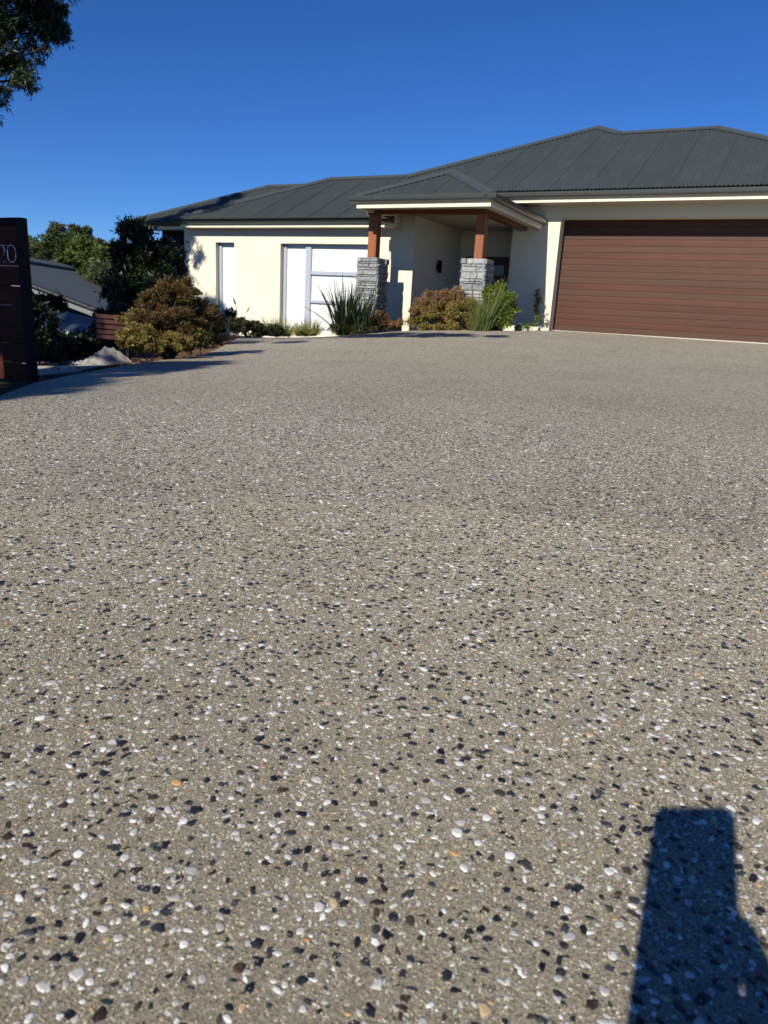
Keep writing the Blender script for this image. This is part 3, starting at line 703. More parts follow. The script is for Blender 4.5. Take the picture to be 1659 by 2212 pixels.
def lumpy(centers, radii, counts, sub=14, sr=.33, shell=.6):
    """break every blob into small leaf clumps so the outline is uneven"""
    cc = []; rr = []; kk = []
    for c, r, k in zip(centers, radii, counts):
        r3 = np.array(r if hasattr(r, '__len__') else (r, r, r), float); v = unit(rng.normal(size=(sub, 3)))*(rng.random(sub)**.4)[:, None]
        for q in v: cc.append(np.array(c)+q*r3*.85); rr.append(r3*sr*rng.uniform(.6, 1.25)); kk.append(max(4, int(k/sub*rng.uniform(.6, 1.4))))
    return blob_pts(cc, rr, kk, shell)
def crown(name, parent, mat, centers, radii, counts, L, W, droop=0, sub=14, sr=.33, shell=.6, **kw):
    P, D = lumpy(centers, radii, counts, sub, sr, shell); n = len(P)
    D = unit(D*.6+rng.normal(size=(n, 3))*.7+np.array([0, 0, .15-droop]))
    P = P + (0 if L > .2 else 1)*(rng.random(n) < .08)[:, None]*rng.normal(size=(n, 3))*L*.6
    Ls = rng.uniform(.65, 1.25, n)*L; me = leaf_mesh(name, P, D, Ls, Ls*W/L*rng.uniform(.7, 1.2, n))
    return link(name, me, mat, parent, **kw)
def branches(parent, base, tips, r0, name='branch', mat=None, wob=.15, n=5, r1=.12):
    mb = MB(); base = Vector(base)
    for t in tips:
        t = Vector(t); pts = []
        for i in range(n+1):
            f = i/n; p = base.lerp(t, f); L = (t-base).length; p += Vector((random.uniform(-1, 1), random.uniform(-1, 1), random.uniform(-1, 1)))*wob*L*.25*math.sin(math.pi*f); p.z += .06*L*math.sin(math.pi*f); pts.append(p)
        mb.tube(pts, [r0*(1-f*(1-r1)) for f in np.linspace(0, 1, n+1)], 6)
    return mb.build(name, mat or M['stem'], parent, True)
def px(x, y, dist):      # design helper: picture position (1659 px wide) at a plan distance, in world metres
    v = CR*((x-829.5)/1554)+CU*(-(y-1106)/1554)+CF; h = math.hypot(v.x, v.y); return v*(dist/h)

def shrub(name, base, label, cat, mat, blobs, L, W, leaves, parent_mat2=None, stem_r=.02, sub=14, sr=.33, droop=0, group=None, nst=7):
    root = empty(name, base, label=label, cat=cat, group=group)
    cs = [b[0] for b in blobs]; rs = [b[1] for b in blobs]; vol = [np.prod(np.array(r if hasattr(r, '__len__') else (r,)*3)) ** (2/3) for r in rs]; s = sum(vol)
    crown('foliage', root, mat, cs, rs, [int(leaves*v/s) for v in vol], L, W, droop, sub, sr)
    tips = []
    for c, r in zip(cs, rs):
        r3 = np.array(r if hasattr(r, '__len__') else (r,)*3)
        for _ in range(max(2, nst//len(cs))): tips.append(tuple(np.array(c)+rng.uniform(-.6, .6, 3)*r3))
    branches(root, base, tips, stem_r, 'stem')
    return root

# ------------------------------------------------------------------ trees
# gum in the upper left corner of the picture
DG = 16.5
gt = empty('gum_tree', (-16.5, 8.6, -3.2), label='tall gum tree whose leafy branches hang into the upper left corner', cat='tree')
spec = [(92,22,40,1.0),(60,5,40,.9),(112,61,23,1.0),(72,94,14,.7),(20,135,34,1.0),(50,168,20,.8),(8,60,34,.45),(6,222,8,.5),(98,104,9,.8),(86,131,8,.45),(40,120,22,.5),(30,20,40,.5),(-40,60,60,.8),(-60,160,50,.8),(20,-50,60,.8),(100,-40,45,.8),(-90,0,80,.8),(2,192,12,.6),(118,82,10,.8),(-50,230,30,.5)]
cs = []; rs = []; ks = []
for x, y, r, dn in spec:
    c = px(x, y, DG+random.uniform(-.4, .4)); rm = r/1554*DG*1.08; cs.append(tuple(c)); rs.append((rm, rm*1.3, rm)); ks.append(int(dn*(r/34)**2*1900)+30)
crown('crown', gt, M['gum'], cs, rs, ks, .105, .024, .9, sub=16, sr=.30, shell=.7)
tb = MB(); tb.tube([(-16.5,8.6,-3.2),(-16.4,8.7,-1),(-16.1,8.9,1.2),(-15.6,9.2,2.6)], [.28,.24,.2,.15], 10); tb.build('trunk', M['bark'], gt, True)
branches(gt, (-15.6,9.2,2.6), [cs[i] for i in (0,1,2,3,4,5,6,8,9,10,12,13,15,17)], .06, 'branch', M['bark'], .35, 7)
tw = MB()
for (x0, y0, x1, y1) in ((-6,152,60,90),(0,150,45,138),(30,140,55,108),(55,108,96,100),(60,90,88,60),(20,125,40,85),(55,108,70,70),(70,100,74,140),(50,145,80,125),(-4,200,16,165)):
    a = px(x0, y0, DG); b = px(x1, y1, DG); m_ = (a+b)/2+Vector((0, 0, random.uniform(-.08, .1))); tw.tube([a, m_, b], [.022, .016, .008], 5)
tw.build('twigs', M['bark'], gt, True)

# shade tree standing out of frame on the left; its canopy throws the shade over the left bed
st = empty('shade_tree', (-10.5, -.5, -1.4), label='broad tree outside the left edge shading the garden bed', cat='tree')
TAU = Vector((-.045, -1.0, .615))
sh = []      # (target x, y, z, radius, tau)
for (x, y, z, r, t) in [(-3.9,2.75,-.5,.50,6.4),(-4.3,3.5,-.4,.55,6.4),(-4.8,3.5,.1,.42,6.4),(-4.9,4.35,-.5,.55,6.5),(-4.95,3.4,.25,.38,6.3),(-4.55,4.9,-.52,.36,6.5),(-4.35,4.45,-.5,.32,6.5),
    (-5.9,4.3,-.5,.5,6.5),(-4.75,3.3,.35,.5,6.2),(-5.0,3.3,.0,.5,6.2),(-4.6,3.3,-.2,.42,6.2),(-4.7,3.3,.55,.32,6.2),(-4.15,3.15,-.5,.4,6.4),(-3.65,2.6,-.48,.36,6.4),(-3.35,2.3,-.48,.28,6.4),(-4.5,2.5,-.6,.55,6.4),(-5.5,3.0,-.7,.6,6.4),(-5.2,2.3,-.6,.6,6.4),(-8.2,7.2,-.3,.9,6.5),(-8.0,6.0,.3,.9,6.5),
    (-8.4,8.6,-.4,.9,6.6),(-9.4,8.6,-.2,1.0,6.6),(-9.5,9.8,.3,1.0,6.6),(-10.6,9.6,.0,1.1,6.6),(-10.6,11.0,.4,1.1,6.8),(-11.6,10.6,.8,1.1,6.8),(-12.4,11.6,.9,1.1,6.8),(-11.2,12.4,-.3,.6,7.2),(-9.9,11.6,-.4,.7,7),(-13.4,12.6,1.0,1.0,7),(-14.2,13.6,1.2,.9,7),
    (-10.2,10.9,-.2,.8,6.8),(-11.9,9.6,.2,1.2,6.6),(-13,10.5,.3,1.3,6.6),(-14.5,11.5,.5,1.4,6.8),
    (-6.9,8.7,-.5,.22,6.8),(-6.2,9.0,-.47,.22,6.8),(-7.7,10.4,-.5,.6,6.9),(-7.0,10.7,-.48,.7,6.9),(-6.3,10.9,-.4,.65,6.9),(-5.6,11.1,-.35,.55,6.9),(-5.0,11.25,-.33,.45,6.9),(-4.5,11.35,-.3,.34,6.9),(-3.9,11.45,-.27,.22,6.9),(-6.7,11.5,-.45,.4,6.9),(-5.9,11.7,-.42,.4,6.9)]:
    c = Vector((x, y, z))+TAU*t; sh.append((tuple(c), r))
cs = [c for c, r in sh]; rs = [(r, r*.75, r*.75) for c, r in sh]; ks = [int(2600*(r/.6)**2)+250 for c, r in sh]
crown('crown', st, M['shadeleaf'], cs, rs, ks, .11, .04, .3, sub=22, sr=.34)
MB().tube([(-10.5,-.5,-1.4),(-10.4,-.4,.5),(-10.1,-.1,2.0),(-9.6,.4,2.9)], [.3,.24,.2,.16], 10).build('trunk', M['bark'], st, True)
branches(st, (-9.6,.4,2.9), cs[::2], .07, 'branch', M['bark'], .2, 6, .1)

# background trees beyond the neighbour, one by one
def far_tree(x, ytop, ybot, wpx, dist, mat, label, seed, L=.3, open_=1.0, cnt=9000):
    random.seed(seed); top = px(x, ytop, dist); bot = px(x, ybot, dist); base = Vector((top.x, top.y, -5.5-random.random())); hw = wpx/2/1554*dist*1.1; hh = (top.z-bot.z)/2
    root = empty('background_tree', base, label=label, cat='tree', group='trees on the rise behind the neighbouring roof'); cc = []; rr = []
    for i in range(15):
        a = random.uniform(0, 6.28); q = random.random()**.5; zf = random.uniform(-1, 1); k = math.sqrt(max(.05, 1-zf*zf))
        cc.append((top.x+math.cos(a)*hw*q*k, top.y+math.sin(a)*hw*q*k, bot.z+hh+zf*hh*.85)); s_ = random.uniform(.36, .56)*min(hw, hh*1.3); rr.append((s_*1.15, s_*1.15, s_*.85))
    crown('crown', root, mat, cc, rr, [int(cnt/15)]*15, L, L*.42, .2, sub=10, sr=.36)
    MB().tube([base, (top.x+.2, top.y, -2), (top.x, top.y, bot.z+hh)], [.3, .22, .1], 8).build('trunk', M['bark'], root, True)
    branches(root, (top.x, top.y, bot.z-.5), cc[:10], .1, 'branch', M['bark'], .2, 4)
    return root
far_tree(92, 500, 640, 100, 46, M['bgleaf1'], 'dense olive tree directly right of the number panel top', 1, .26)
far_tree(128, 488, 560, 40, 50, M['bgleaf2'], 'slim gum with a drooping top, left of the two tall gums', 2, .24, cnt=3600)
far_tree(160, 482, 590, 32, 50, M['bgleaf2'], 'tall thin gum, left half of the paired tops against the sky', 3, .24, cnt=3400)
far_tree(186, 480, 590, 30, 52, M['bgleaf2'], 'tall thin gum, right half of the paired tops against the sky', 4, .24, cnt=3400)
far_tree(140, 512, 660, 100, 42, M['bgleaf1'], 'rounded dark tree behind the middle of the grey neighbouring roof', 5, .25)
far_tree(195, 516, 680, 110, 40, M['bgleaf3'], 'bright olive tree in front of the paired gums', 6, .25)
far_tree(236, 512, 660, 66, 44, M['bgleaf1'], 'olive tree just left of the tall dark shrub', 7, .25)
far_tree(245, 545, 690, 90, 36, M['bgleaf3'], 'yellow green tree low behind the tall dark shrub', 8, .24)
far_tree(225, 560, 700, 80, 34, M['bgleaf2'], 'grey green tree right of the neighbouring roof end', 9, .22)
far_tree(60, 520, 660, 70, 44, M['bgleaf2'], 'grey green tree half hidden by the number panel', 10, .25)
far_tree(300, 560, 700, 120, 48, M['bgleaf1'], 'olive tree hidden mostly behind the tall dark shrub', 11, .25, cnt=5000)
far_tree(20, 520, 680, 90, 48, M['bgleaf1'], 'olive tree behind the number panel', 12, .25, cnt=5000)
random.seed(11)

# ------------------------------------------------------------------ neighbouring house
nh = empty('neighbour_house', (-22, 20, -3.5), label='neighbouring house with plain grey gabled roof and navy wall below the drive', cat='house')
q = Vector((.84, .54, 0)).normalized(); rdir = Vector((-.54, .84, 0)).normalized(); V0 = Vector((-21.9, 13.8, 1.1)); SL = .33
def NP(a, b, dz=0): return V0+q*a+rdir*b+Vector((0, 0, -SL*a+dz))
rf = MB().add([NP(-1, 0), NP(5.6, 0), NP(5.6, 15.5), NP(0, 13.7), NP(-1, 13.7)], [(0, 1, 2, 3, 4)]).add([NP(-1, 0, -.08), NP(5.6, 0, -.08), NP(5.6, 15.5, -.08), NP(0, 13.7, -.08), NP(-1, 13.7, -.08)], [(4, 3, 2, 1, 0)])
rf.build('roof', M['nroof'], nh)
def beamq(a0, a1, dz0, dz1, off, th):
    v = [NP(a0, off, dz0), NP(a1, off, dz0), NP(a1, off, dz1), NP(a0, off, dz1)]; v2 = [p+rdir*th for p in v]
    return MB().add(v+v2, [(0,1,2,3),(7,6,5,4),(0,4,5,1),(3,2,6,7),(1,5,6,2),(0,3,7,4)])
beamq(-1, 5.6, -.10, -.02, -.03, .025).build('verge', M['gutter'], nh); beamq(-1, 5.6, -.30, -.16, .03, .03).build('fascia', M['nfasc'], nh)
w0 = [NP(-1, .4, -.12), NP(5.2, .4, -.12)]; w1 = [p.copy() for p in w0]
for p in w1: p.z = -5
wv = w0+w1[::-1]; MB().add(wv+[p+rdir*12 for p in wv], [(3,2,1,0),(4,5,6,7),(1,2,6,5),(0,1,5,4),(0,4,7,3)]).build('wall', M['nwall'], nh)
dp = NP(4.4, .3, -.3); MB().tube([dp, Vector((dp.x, dp.y, -4))], .05, 8).build('downpipe', M['nfasc'], nh)
cp_ = MB()
cp_.tube([NP(0, -.05, .03), NP(0, 13.7, .03)], .07, 6).build('ridge_cap', M['nroof'], nh)
# low shed roof in the shade below
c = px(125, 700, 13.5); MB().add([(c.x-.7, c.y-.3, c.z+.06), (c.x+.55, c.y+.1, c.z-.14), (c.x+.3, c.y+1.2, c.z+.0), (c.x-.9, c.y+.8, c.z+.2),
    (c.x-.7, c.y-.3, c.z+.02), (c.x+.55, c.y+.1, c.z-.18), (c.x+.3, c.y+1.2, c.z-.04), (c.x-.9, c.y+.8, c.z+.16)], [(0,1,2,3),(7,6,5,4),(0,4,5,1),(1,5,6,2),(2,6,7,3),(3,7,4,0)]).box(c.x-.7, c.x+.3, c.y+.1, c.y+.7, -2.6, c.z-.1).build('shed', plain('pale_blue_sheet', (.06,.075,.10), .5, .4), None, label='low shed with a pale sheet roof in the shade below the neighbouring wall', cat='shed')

# ------------------------------------------------------------------ things in the left bed
# red slatted fence below the bed
fc = px(235, 705, 9.8); fe = empty('slat_fence', (fc.x, fc.y, fc.z-.4), label='low red brown slat fence behind the crumpled pale sheet', cat='fence')
for i in range(5):
    z = fc.z+.14-i*.062; MB().bbox(fc.x-.22, fc.x+.30, fc.y, fc.y+.025, z-.050, z, .004).build('slat', m_timber('red_slat', (.04,.013,.009), (.08,.026,.018), 0) if i == 0 else bpy.data.materials['red_slat'], fe)
for dx in (-.3, .24): MB().box(fc.x+dx, fc.x+dx+.05, fc.y+.03, fc.y+.07, fc.z-.7, fc.z+.1).build('post', M['black'], fe)
# pale path beside the drive
pth = MB(); pp = [(-5.15,3.6),(-5.45,4.6),(-5.9,5.3),(-6.3,5.9),(-7.2,6.3),(-7.6,5.6),(-6.9,4.6),(-6.4,3.5)]
pth.add([(x, y, gz(x, y)+.02) for x, y in pp]+[(x, y, gz(x, y)-.06) for x, y in pp], [tuple(range(8))]+[(i, 8+i, 8+(i+1) % 8, (i+1) % 8) for i in range(8)])
pth.build('path', M['paleedge'], None, kind='structure')
# crumpled sheet
def crumple():
    L = px(163, 776, 8.1); Rr = px(272, 768, 8.3); nx_, ny_ = 46, 26; vs_ = []; d = (Rr-L); d.z = 0; wv = d.length; d.normalize(); bdir = Vector((-d.y, d.x, 0))
    for j in range(ny_):
        for i in range(nx_):
            u = i/(nx_-1); v = j/(ny_-1); ridge = math.exp(-((u-.60)/.22)**2)*.080+math.exp(-((u-.84)/.16)**2)*.055+.02*u+.02
            prof = math.sin(math.pi*min(1, v*1.0))**.7
            f = abs(math.sin(9*u+6*v))*.035*u+abs(math.sin(17*u-9*v+1))*.018+.012*math.sin(31*u+13*v)
            peak = .03*math.exp(-((u-.70)/.06)**2-((v-.5)/.2)**2)
            p = L+d*(u*wv+.02*math.sin(7*v+3*u))+bdir*((v-.3)*.5*(.25+u)); g = gz(p.x, p.y); vs_.append((p.x, p.y, g+.015+(ridge+f)*prof*1.0+peak))
    fs_ = [(j*nx_+i, j*nx_+i+1, (j+1)*nx_+i+1, (j+1)*nx_+i) for j in range(ny_-1) for i in range(nx_-1)]
    me = bpy.data.meshes.new('fabric_sheet'); me.from_pydata(vs_, [], fs_); o = link('fabric_sheet', me, M['cloth'], None, True, label='crumpled pale grey fabric sheet on the bed beside the driveway', cat='fabric sheet')
    md = o.modifiers.new('thick', 'SOLIDIFY'); md.thickness = .004
crumple()
# mulch
def mulch(n, xr, name, f=None):
    C = []
    while len(C) < n:
        y = rng.uniform(*xr); e = abs(rng.normal(0, .28))+.01; x = float(xl(y))-e; C.append((x, y, gz(x, y)+.012))
    C = np.array(C); D = unit(np.c_[rng.normal(size=(n, 2)), rng.normal(size=n)*.25]); L = rng.uniform(.02, .07, n)
    me = leaf_mesh(name, C, D, L, L*.45, .05); return link(name, me, M['mulch'], None, kind='stuff', label='brown bark mulch along the driveway edge')
mulch(9000, (4.6, 10.5), 'bark_mulch')

# ------------------------------------------------------------------ plants
def at(x, y, d): return tuple(px(x, y, d))
def rad(p, d): return p/1554*d
# tall dark shrub by the house corner
d = 12.6; b = px(300, 720, d); tall = [(at(300,520,d),(rad(32,d),.35,rad(28,d))),(at(285,492,d),(rad(20,d),.25,rad(16,d))),(at(290,560,d),(rad(48,d),.4,rad(34,d))),(at(288,610,d),(rad(40,d),.45,rad(36,d))),(at(330,600,d),(rad(55,d),.5,rad(46,d))),(at(350,545,d),(rad(38,d),.4,rad(30,d))),(at(285,662,d),(rad(42,d),.5,rad(36,d))),(at(340,660,d),(rad(55,d),.5,rad(40,d))),(at(252,640,d),(rad(16,d),.3,rad(20,d))),(at(375,570,d+.3),(rad(22,d),.3,rad(40,d)))]
shrub('tall_shrub', (b.x, b.y, gz(b.x, b.y)), 'tall dark green shrub against the left end of the house', 'shrub', M['tallshrub'], tall, .10, .028, 26000, stem_r=.035, nst=24, sub=18, sr=.3)
# russet mound
d = 8.2; b = px(360, 745, d); br_ = [(at(385,625,d),(rad(42,d),.3,rad(26,d))),(at(400,665,d),(rad(62,d),.4,rad(48,d))),(at(340,655,d),(rad(34,d),.3,rad(30,d))),(at(440,690,d+.2),(rad(34,d),.3,rad(40,d))),(at(370,700,d),(rad(72,d),.4,rad(42,d))),(at(330,690,d-.2),(rad(40,d),.3,rad(34,d))),(at(400,735,d),(rad(50,d),.35,rad(22,d)))]
rt = shrub('russet_shrub', (b.x, b.y, gz(b.x, b.y)), 'large mounded russet brown shrub at the bend of the driveway', 'shrub', M['brown'], br_, .032, .014, 34000, stem_r=.018, nst=24, sub=34, sr=.2)
d = 7.7; lo = [(at(305,725,d),(rad(42,d),.25,rad(30,d))),(at(290,690,d+.3),(rad(22,d),.25,rad(26,d))),(at(370,738,d),(rad(50,d),.2,rad(18,d))),(at(425,728,d+.3),(rad(24,d),.2,rad(18,d)))]
lo += [(at(288,742,7.6),(rad(26,d),.2,rad(14,d))),(at(325,748,7.6),(rad(30,d),.2,rad(12,d)))]; crown('foliage', rt, M['brownlow'], [x[0] for x in lo], [x[1] for x in lo], [5600, 2400, 3600, 1700, 2200, 2200], .032, .016, sub=26, sr=.22, label='yellowish lower leaves of the russet shrub')
# dark foliage at its right and low hedge under the slim window
d = 10.6; b = px(470, 725, d); shrub('dark_shrub', (b.x, b.y, gz(b.x, b.y)), 'dark olive shrub filling the gap right of the russet mound', 'shrub', M['olive'],
    [(at(455,690,d),(rad(34,d),.3,rad(40,d))),(at(490,705,d),(rad(34,d),.3,rad(24,d))),(at(430,715,d),(rad(40,d),.3,rad(26,d)))], .034, .016, 13000, sub=26, sr=.22, nst=12)
d = 13.6; b = px(540, 722, d); shrub('low_hedge_plant', (b.x, b.y, gz(b.x, b.y)), 'low dark straggly shrub under the slim window', 'shrub', M['olive'],
    [(at(515,702,d),(rad(30,d),.2,rad(20,d))),(at(552,708,d),(rad(34,d),.2,rad(17,d))),(at(500,686,d),(rad(13,d),.15,rad(22,d))),(at(588,713,d),(rad(26,d),.2,rad(12,d)))], .036, .018, 13000, sub=26, sr=.24, nst=12)
def blades(name, parent, base, n, L, W, spread, mat, droopf=.25, seg=6, baser=.08, individually=False, tilt=(0, 0)):
    bx, by, bz = base; acc = MB()
    for i in range(n):
        a = random.uniform(0, 2*math.pi); s = abs(random.gauss(0, 1))*spread; l = L*random.uniform(.6, 1.08); d_ = Vector((math.cos(a)*s+tilt[0], math.sin(a)*s+tilt[1], 1)).normalized()
        p0 = Vector((bx+math.cos(a)*baser*random.random(), by+math.sin(a)*baser*random.random(), bz)); side = d_.cross(Vector((random.uniform(-1, 1), random.uniform(-1, 1), .2))).normalized()
        mb = acc if not individually else MB(); vs_ = []; w_ = W*random.uniform(.7, 1.2); dr = droopf*random.uniform(.4, 1.6)*s/max(spread, .01)
        nn = side.cross(d_)
        for k in range(seg+1):
            f = k/seg; p = p0+d_*l*f+Vector((math.cos(a), math.sin(a), -1))*dr*l*f*f*.5; ww = w_*(1-f**2.2)*(.6+.4*min(1, f*4))*.5
            vs_ += [p-side*ww, p+nn*ww*.35, p+side*ww]
        fs_ = []
        for k in range(seg): fs_ += [(3*k, 3*k+1, 3*k+4, 3*k+3), (3*k+1, 3*k+2, 3*k+5, 3*k+4)]
        mb.add(vs_, fs_)
        if individually: mb.build(name, mat, parent, True)
    if not individually: acc.build(name, mat, parent, True)
# grasses along the wall
for (x, y, d, n_, L_, lab) in [(590,722,14.0,130,.44,'pale grass tuft left of the big window'),(612,722,14.3,120,.40,'dry yellow tuft under the left side of the big window'),(650,722,14.8,150,.34,'low dry grass in front of the big window'),(672,721,15.0,140,.44,'green tuft just left of the dark strappy clump')]:
    b = px(x, y, d); g_ = gz(b.x, b.y); rt_ = empty('grass_tuft', (b.x, b.y, g_), label=lab, cat='grass', group='grass tufts along the left wall')
    g_ = max(g_, b.z-.04)
    blades('blades', rt_, (b.x, b.y, g_), n_, L_, .012, .55, M['grassy'], baser=.16); crown('foliage', rt_, M['blade'], [(b.x, b.y, g_+.06)], [(.24, .15, .07)], [500], .04, .012, sub=12)
# seed stalks before the slim window and the wall
sk_ = empty('seed_stalks', at(530, 715, 13.3), label='two thin dry seed stalks standing before the slim window', cat='plant')
s1 = MB().tube([at(512,715,13.3), at(511,690,13.3), at(511,665,13.3), at(506,650,13.3)], .006, 5).tube([at(508,656,13.3), at(504,642,13.3)], [.02, .008], 6)
s1.tube([at(523,712,13.3), at(527,690,13.3), at(534,673,13.3), at(538,667,13.3)], .005, 5).tube([at(534,673,13.3), at(540,662,13.3)], [.014, .006], 6); s1.build('stalk', M['straw'], sk_, True)
# dark strappy clump before pillar 1
b = px(745, 720, 14.2); dc = empty('strappy_clump', (b.x, b.y, b.z), label='dark green strappy clump fanning up before the left stone pillar', cat='plant')
blades('blade', dc, (b.x, b.y, b.z-.05), 170, 1.15, .030, .36, M['darkblade'], .12, individually=True, baser=.16)
blades('blade', dc, (b.x+.35, b.y, b.z-.05), 50, .92, .028, .30, M['darkblade'], .12, individually=True, baser=.12)
blades('blade', dc, (b.x+.42, b.y+.1, b.z-.05), 12, 1.42, .020, .10, M['darkblade'], .08, individually=True, baser=.1, tilt=(.16, 0))
crown('foliage', dc, M['olive'], [(b.x-.1, b.y-.1, b.z+.08), (b.x+.4, b.y-.1, b.z+.08)], [(.3, .2, .14), (.3, .2, .14)], [1500, 1500], .05, .018, sub=16)
# russet plants
d = 14.4; b = px(835, 716, d); shrub('low_nandina', (b.x, b.y, b.z), 'low russet shrub between the left pillar and the lit wall strip', 'shrub', M['nandtop'],
    [(at(820,693,d),(rad(32,d),.22,rad(19,d))),(at(850,697,d),(rad(26,d),.22,rad(17,d))),(at(795,700,d),(rad(28,d),.22,rad(17,d)))], .038, .017, 8200, sub=22, sr=.24, nst=9)
d = 13.9; b = px(960, 713, d); nd = shrub('nandina', (b.x, b.y, b.z), 'russet and olive shrub in front of the right stone pillar', 'shrub', M['brownlow'],
    [(at(922,686,d),(rad(50,d),.28,rad(36,d))),(at(975,676,d),(rad(60,d),.3,rad(44,d))),(at(1022,688,d),(rad(44,d),.28,rad(36,d)))], .042, .020, 24000, sub=28, sr=.22, nst=15)
crown('foliage', nd, M['nandtop'], [at(928,655,d), at(965,645,d), at(988,640,d), at(906,668,d), at(1005,655,d)], [(rad(34,d),.24,rad(26,d)), (rad(26,d),.22,rad(22,d)), (rad(20,d),.2,rad(24,d)), (rad(26,d),.2,rad(22,d)), (rad(22,d),.2,rad(18,d))], [3000, 2300, 1700, 1900, 1500], .044, .014, sub=22, sr=.24, label='pink russet new leaves at the top')
b = px(1035, 714, 13.55); fg = empty('feather_grass', (b.x, b.y, b.z), label='feathery bright green grass leaning right before the right pillar', cat='grass')
blades('blades', fg, (b.x-.05, b.y, b.z-.03), 190, .80, .009, .24, M['blade'], .2, baser=.12, tilt=(.12, 0)); blades('blades', fg, (b.x+.12, b.y, b.z-.03), 60, 1.05, .011, .16, M['blade'], .2, baser=.08, tilt=(.28, 0))
d = 13.8; b = px(1080, 714, d); shrub('green_shrub', (b.x, b.y, b.z), 'glossy bright green shrub at the right end of the porch bed', 'shrub', M['green'],
    [(at(1085,648,d),(rad(30,d),.24,rad(36,d))),(at(1094,668,d),(rad(28,d),.22,rad(34,d))),(at(1070,682,d),(rad(36,d),.28,rad(34,d))),(at(1062,634,d),(rad(20,d),.2,rad(24,d)))], .058, .030, 9500, sub=20, sr=.25, nst=12)
# climber on the garage pier
cl = empty('climber', at(1150, 714, 15.5), label='thin yellow green climber at the foot of the garage pier', cat='plant'); d = 15.55 + .6
crown('foliage', cl, M['green'], [at(1160,632,d), at(1163,645,d), at(1158,655,d), at(1168,650,d), at(1160,670,d), at(1165,685,d), at(1158,697,d), at(1140,706,d), at(1122,710,d)], [.07,.06,.06,.05,.06,.07,.06,.09,.1], [90,70,70,50,70,80,60,120,120], .05, .03, sub=6, sr=.5)
MB().tube([at(1148,714,d), at(1156,700,d), at(1162,680,d), at(1159,660,d), at(1160,630,d)], .007, 5).build('stem', M['stem'], cl, True)
sp2 = empty('pier_weed', at(1182, 714, 15.4), label='small dark weed in front of the lit garage pier', cat='plant')
crown('foliage', sp2, M['olive'], [at(1184,692,16), at(1181,703,16), at(1183,680,16)], [.06,.07,.035], [60,90,30], .04, .016, sub=6, sr=.5)
# yellow green plant by the number panel
d = 9.0; b = px(84, 775, d); yc_ = empty('croton', (b.x, b.y, gz(b.x, b.y)), label='yellow green leafy plant just right of the number panel', cat='plant')
P = []; D = []
for i in range(70):
    t = random.random(); c = px(82+random.uniform(-9, 12)*(.4+.6*t), 768-46*t, d+random.uniform(-.05, .05)); P.append(tuple(c)); D.append((random.gauss(0, .5), random.gauss(0, .5), random.uniform(.3, 1.2)))
link('foliage', leaf_mesh('foliage', np.array(P), unit(np.array(D)), rng.uniform(.08, .15, 70), rng.uniform(.03, .045, 70)), M['croton'], yc_)
MB().tube([(b.x, b.y, gz(b.x, b.y)), tuple(px(82, 750, d))], .008, 5).build('stem', M['stem'], yc_)
# dark understorey in the shade
for i, (x, y, wx, wy, d, lab) in enumerate([(88,655,22,15,11,'dark leafy top in front of the navy wall'),(150,745,38,18,9.6,'dark low shrub right of the yellow green plant'),(195,738,44,16,10.8,'dark low shrub in the middle of the shaded bed'),(250,690,38,30,11,'dark shrub at the foot of the tall shrub'),(60,700,40,60,9,'dark shrub behind the number panel')]):
    c = px(x, y, d); base = (c.x, c.y, gz(c.x, c.y)); mid = Vector(((c.x+base[0])/2, c.y, (c.z+base[2])/2))
    bl = [(tuple(c), (rad(wx,d), .4, rad(wy,d)))]
    if i in (1, 2, 3, 4): bl.append(((c.x, c.y, c.z-rad(wy,d)*.8), (rad(wx,d)*1.1, .4, rad(wy,d)*.7)))
    shrub('bed_shrub', base, lab, 'shrub', M['tallshrub'], bl, .07, .028, 4200, sub=24, sr=.26, nst=8, group='dark shrubs in the shaded left bed')

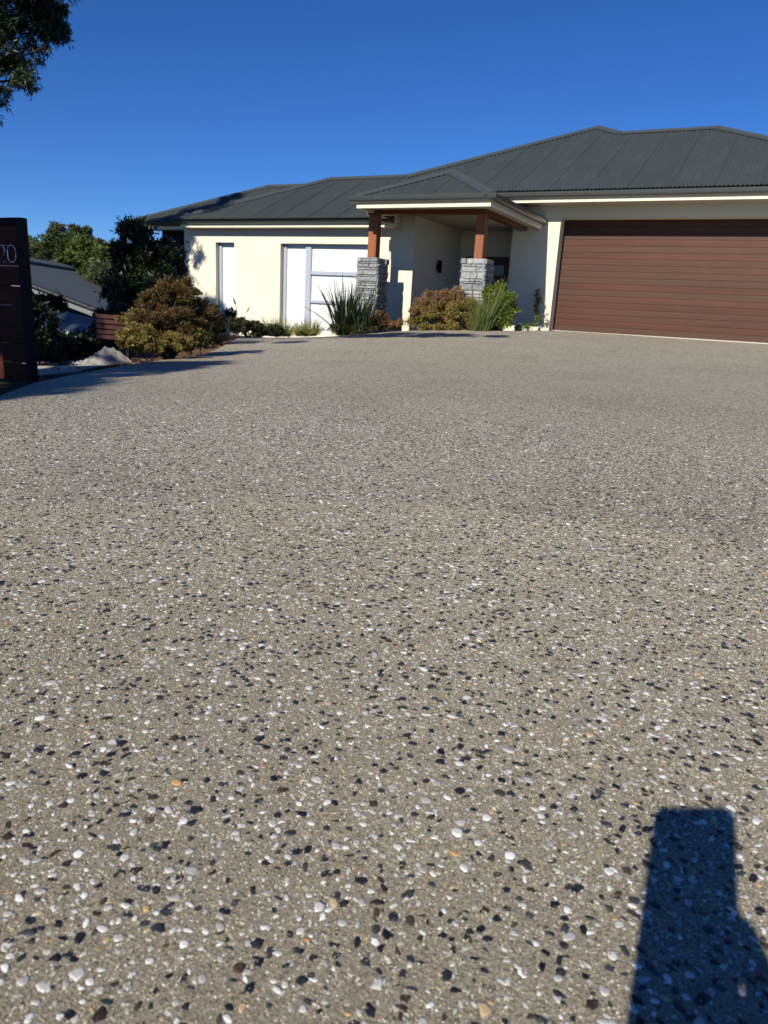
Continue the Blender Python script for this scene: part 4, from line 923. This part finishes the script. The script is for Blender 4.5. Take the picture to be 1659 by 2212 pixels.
# ------------------------------------------------------------------ photographer's phone and hand (behind the lens; only their shadow shows)
def cw(r_, u_, f_): return CR*r_+CU*u_+CF*f_
ph = MB(); x0, x1, u1, u0 = -.075, .007, -.013, -.177; f0, f1 = -.022, -.014; c_ = .010; outl = []
for (cx, cu, a0) in ((x1-c_, u1-c_, 0), (x0+c_, u1-c_, 90), (x0+c_, u0+c_, 180), (x1-c_, u0+c_, 270)):
    for k in range(6): a = R(a0+k*18); outl.append((cx+c_*math.cos(a), cu+c_*math.sin(a)))
k = len(outl); ph.add([cw(a, b, f0) for a, b in outl]+[cw(a, b, f1) for a, b in outl], [tuple(range(k-1, -1, -1)), tuple(range(k, 2*k))]+[(i, (i+1) % k, k+(i+1) % k, k+i) for i in range(k)])
ph.build('phone', M['black'], None, label='black phone held by the photographer', cat='phone')
def skin(name, chains, mat, parent=None, **kw):
    vs_ = []; es = []; rr = []
    for ci, ch_ in enumerate(chains):
        start = None
        for j, (p, r_) in enumerate(ch_):
            if isinstance(p, int): start = p; continue
            vs_.append(p); rr.append(r_); i = len(vs_)-1
            if start is not None: es.append((start, i))
            start = i
    me = bpy.data.meshes.new(name); me.from_pydata([tuple(v) for v in vs_], es, []); o = link(name, me, mat, parent, **kw)
    md = o.modifiers.new('skin', 'SKIN'); sv = me.skin_vertices[0].data
    for i, r_ in enumerate(rr): sv[i].radius = (r_, r_)
    sv[0].use_root = True; md.use_smooth_shade = True; sb = o.modifiers.new('sub', 'SUBSURF'); sb.levels = 1; sb.render_levels = 1
    return o
_cw = cw
def cw(r_, u_, f_): return _cw(r_-.012, u_-.012, f_)
hand = [[(cw(.13, -.235, -.06), .033), (cw(.075, -.20, -.045), .030), (cw(.040, -.165, -.040), .030)],
        [(1, 0), (cw(.19, -.29, -.10), .040), (cw(.30, -.37, -.20), .048)],
        [(2, 0), (cw(.030, -.120, -.030), .010), (cw(.028, -.100, -.012), .009), (cw(.004, -.098, -.003), .008), (cw(-.016, -.10, -.004), .007)],
        [(2, 0), (cw(.032, -.145, -.030), .010), (cw(.029, -.125, -.012), .009), (cw(.0, -.122, -.003), .009), (cw(-.022, -.124, -.004), .007)],
        [(2, 0), (cw(.034, -.165, -.030), .010), (cw(.029, -.150, -.012), .009), (cw(.0, -.148, -.003), .009), (cw(-.020, -.150, -.004), .007)],
        [(2, 0), (cw(.032, -.185, -.030), .009), (cw(.027, -.178, -.012), .008), (cw(.002, -.176, -.003), .008), (cw(-.014, -.178, -.004), .006)],
        [(2, 0), (cw(.030, -.135, -.050), .012), (cw(.020, -.105, -.036), .010), (cw(.002, -.085, -.030), .008)]]
skin('person', hand, plain('skin', (.45,.26,.18), .5, .4), None, label='bare hand and forearm of the photographer gripping the black phone', cat='person')
